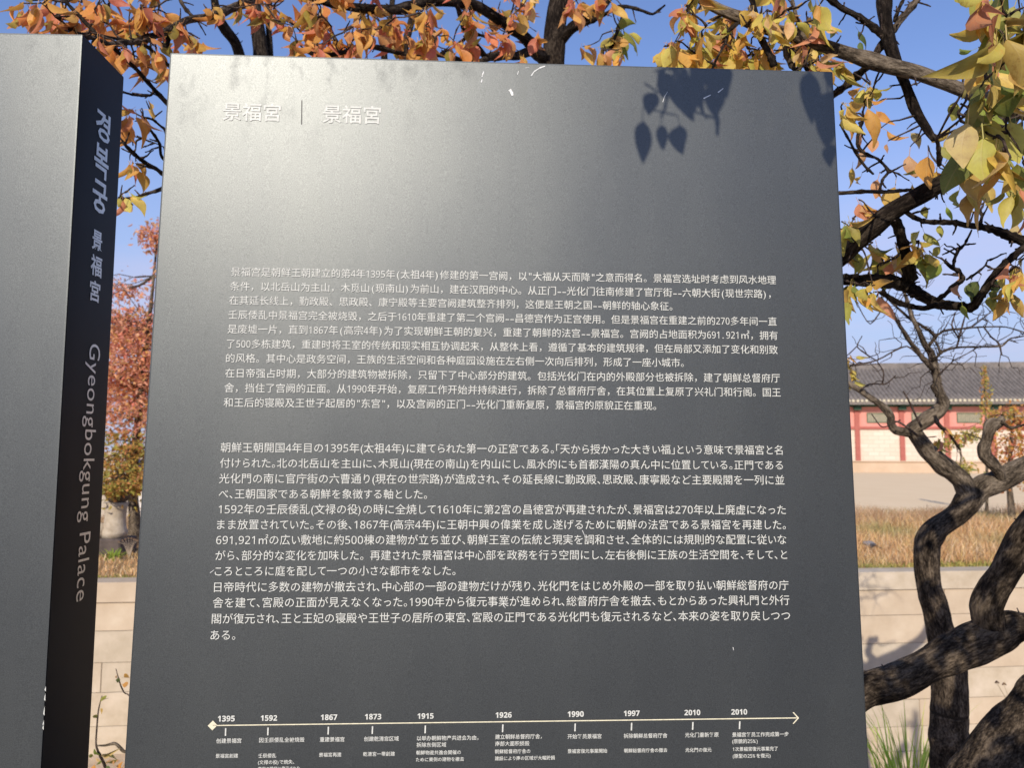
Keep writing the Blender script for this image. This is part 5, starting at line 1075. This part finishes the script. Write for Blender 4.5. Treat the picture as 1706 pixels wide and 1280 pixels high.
# dry brown weeds beside the ornament
def weed(name, base, stems, label, head=True, col=(.5, .4, .28)):
    root = empty(name, base); tag(root, label, 'plant'); b = Vector(base); mb = MB(); hd = MB()
    for pts in stems:
        q = [Vector(p)-b for p in pts]; tube(mb, q, [.003]+[.002]*(len(q)-2)+[.0012], 5, 3, .1)
        if head: tube(hd, [q[-1]-Vector((.008, 0, 0)), q[-1]+Vector((0, 0, .006)), q[-1]+Vector((.008, 0, 0))], [.002, .005, .002], 6, 2)
    mb.build('stem', simple('dry_stem', [(0.3, tuple(c*.6 for c in col)), (0.7, col)], bump=0), root, True)
    if head: hd.build('seed_head', simple('seed_head', [(0.3, (.10, .06, .04)), (0.7, (.22, .14, .08))], bump=0), root, True)
w0 = P(1700, 1200, 3.3); wb = (w0.x+.02, 3.3, -.02)
weed('dry_weed', wb, [[wb, P(1700, 1210, 3.3), P(1678, 1168, 3.3), P(1661, 1139, 3.3)], [wb, P(1703, 1210, 3.3), P(1684, 1172, 3.3), P(1673, 1142, 3.3)], [wb, P(1712, 1200, 3.3), P(1712, 1160, 3.3), P(1710, 1128, 3.3)]], 'dry brown weed with small seed heads between the stone wall and the thick right limb')
w0 = P(216, 920, 5.6); wb = (w0.x, 5.6, .9)
weed('dry_weed', wb, [[wb, tuple(P(216+dx*.5, 908, 5.6)), tuple(P(216+dx, 897+abs(dx)*.4, 5.6))] for dx in (-18, -12, -7, -2, 3, 7, 10, 13)], 'dry brown leafless weed beside the plinth in the gap', True, (.42, .33, .24))
# leafy shoots low in the gap
sh = Tree('young_shrub', (P(190, 1300, 2.4).x, 2.4, 0), 'young shrub with green and orange leaves low in the gap between the signs', 'shrub')
b = sh.base
sh.limb_w('stem', [(b.x, b.y, -.02, .007), (*P(182, 1340, 2.4), .006), (*P(176, 1282, 2.4), .0045), (*P(168, 1262, 2.4), .004), (*P(160, 1240, 2.4), .0025), (*P(164, 1185, 2.4), .002), (*P(170, 1160, 2.4), .0012)], M_twig, 7, 4, .1)
sh.limb_w('stem', [(b.x+.01, b.y, -.02, .006), (*P(225, 1330, 2.4), .005), (*P(214, 1260, 2.4), .005), (*P(205, 1252, 2.4), .005), (*P(192, 1240, 2.4), .0045), (*P(175, 1243, 2.4), .003), (*P(160, 1243, 2.4), .002)], M_bark3, 7, 4, .1)
sh.limb_w('stem', [(b.x+.02, b.y, -.02, .005), (*P(245, 1300, 2.4), .004), (*P(220, 1170, 2.4), .0022), (*P(207, 1155, 2.4), .002), (*P(200, 1140, 2.4), .002), (*P(193, 1115, 2.4), .001)], M_twig, 6, 4, .1)
for x0, y0, x1, y1, c, v in [(196, 1130, 190, 1131, OR, 2), (202, 1130, 218, 1127, OR, 0), (200, 1128, 196, 1138, DG, 4), (200, 1140, 214, 1144, OR, 0), (166, 1180, 171, 1188, YL_, 4), (163, 1255, 190, 1262, TN, 8), (165, 1262, 192, 1258, OL, 0), (168, 1262, 158, 1252, G1, 4), (172, 1270, 190, 1272, OL, 0),
                             (170, 1266, 163, 1275, G1, 4), (160, 1270, 150, 1290, OR, 0), (176, 1272, 182, 1290, DG, 4), (182, 1268, 192, 1275, PK, 0), (166, 1175, 172, 1156, OL, 5), (162, 1200, 158, 1190, OL, 0), (158, 1262, 148, 1258, OL, 0), (190, 1275, 205, 1282, OR, 1)]:
    a = P(x0, y0, 2.4); c2 = P(x1, y1, 2.38); sh.leaf(a, c2-a, max(.02, (c2-a).length*1.15), jcol(c), v)
sh.finish(60)
# leaf litter on the ground by the wall
class _L: pass
lit = []
for _ in range(900):
    x = random.uniform(-4.5, 5); y = wallY(x)-abs(random.gauss(0, .35))-.03 if random.random() < .5 else random.uniform(1.6, 4.6)
    z = gz(x, y)+.012
    yaw = random.random()*6.28; tilt = random.gauss(0, .25)
    M = Matrix.Rotation(yaw, 3, 'Z') @ Matrix.Rotation(math.pi/2+tilt, 3, 'X')
    lit.append((Vector((x, y, z+.006)), M, .055*random.uniform(.6, 1.1), jcol(random.choice([(.50, .28, .12), (.60, .36, .15), (.40, .22, .10), (.62, .42, .2)]), .2), random.randrange(len(LV))))
o = join_leaves('leaf_litter', lit, Vector((0, 0, 0)), None); tag(o, 'fallen dry leaves scattered on the sandy ground near the wall', 'leaves', kind='stuff')
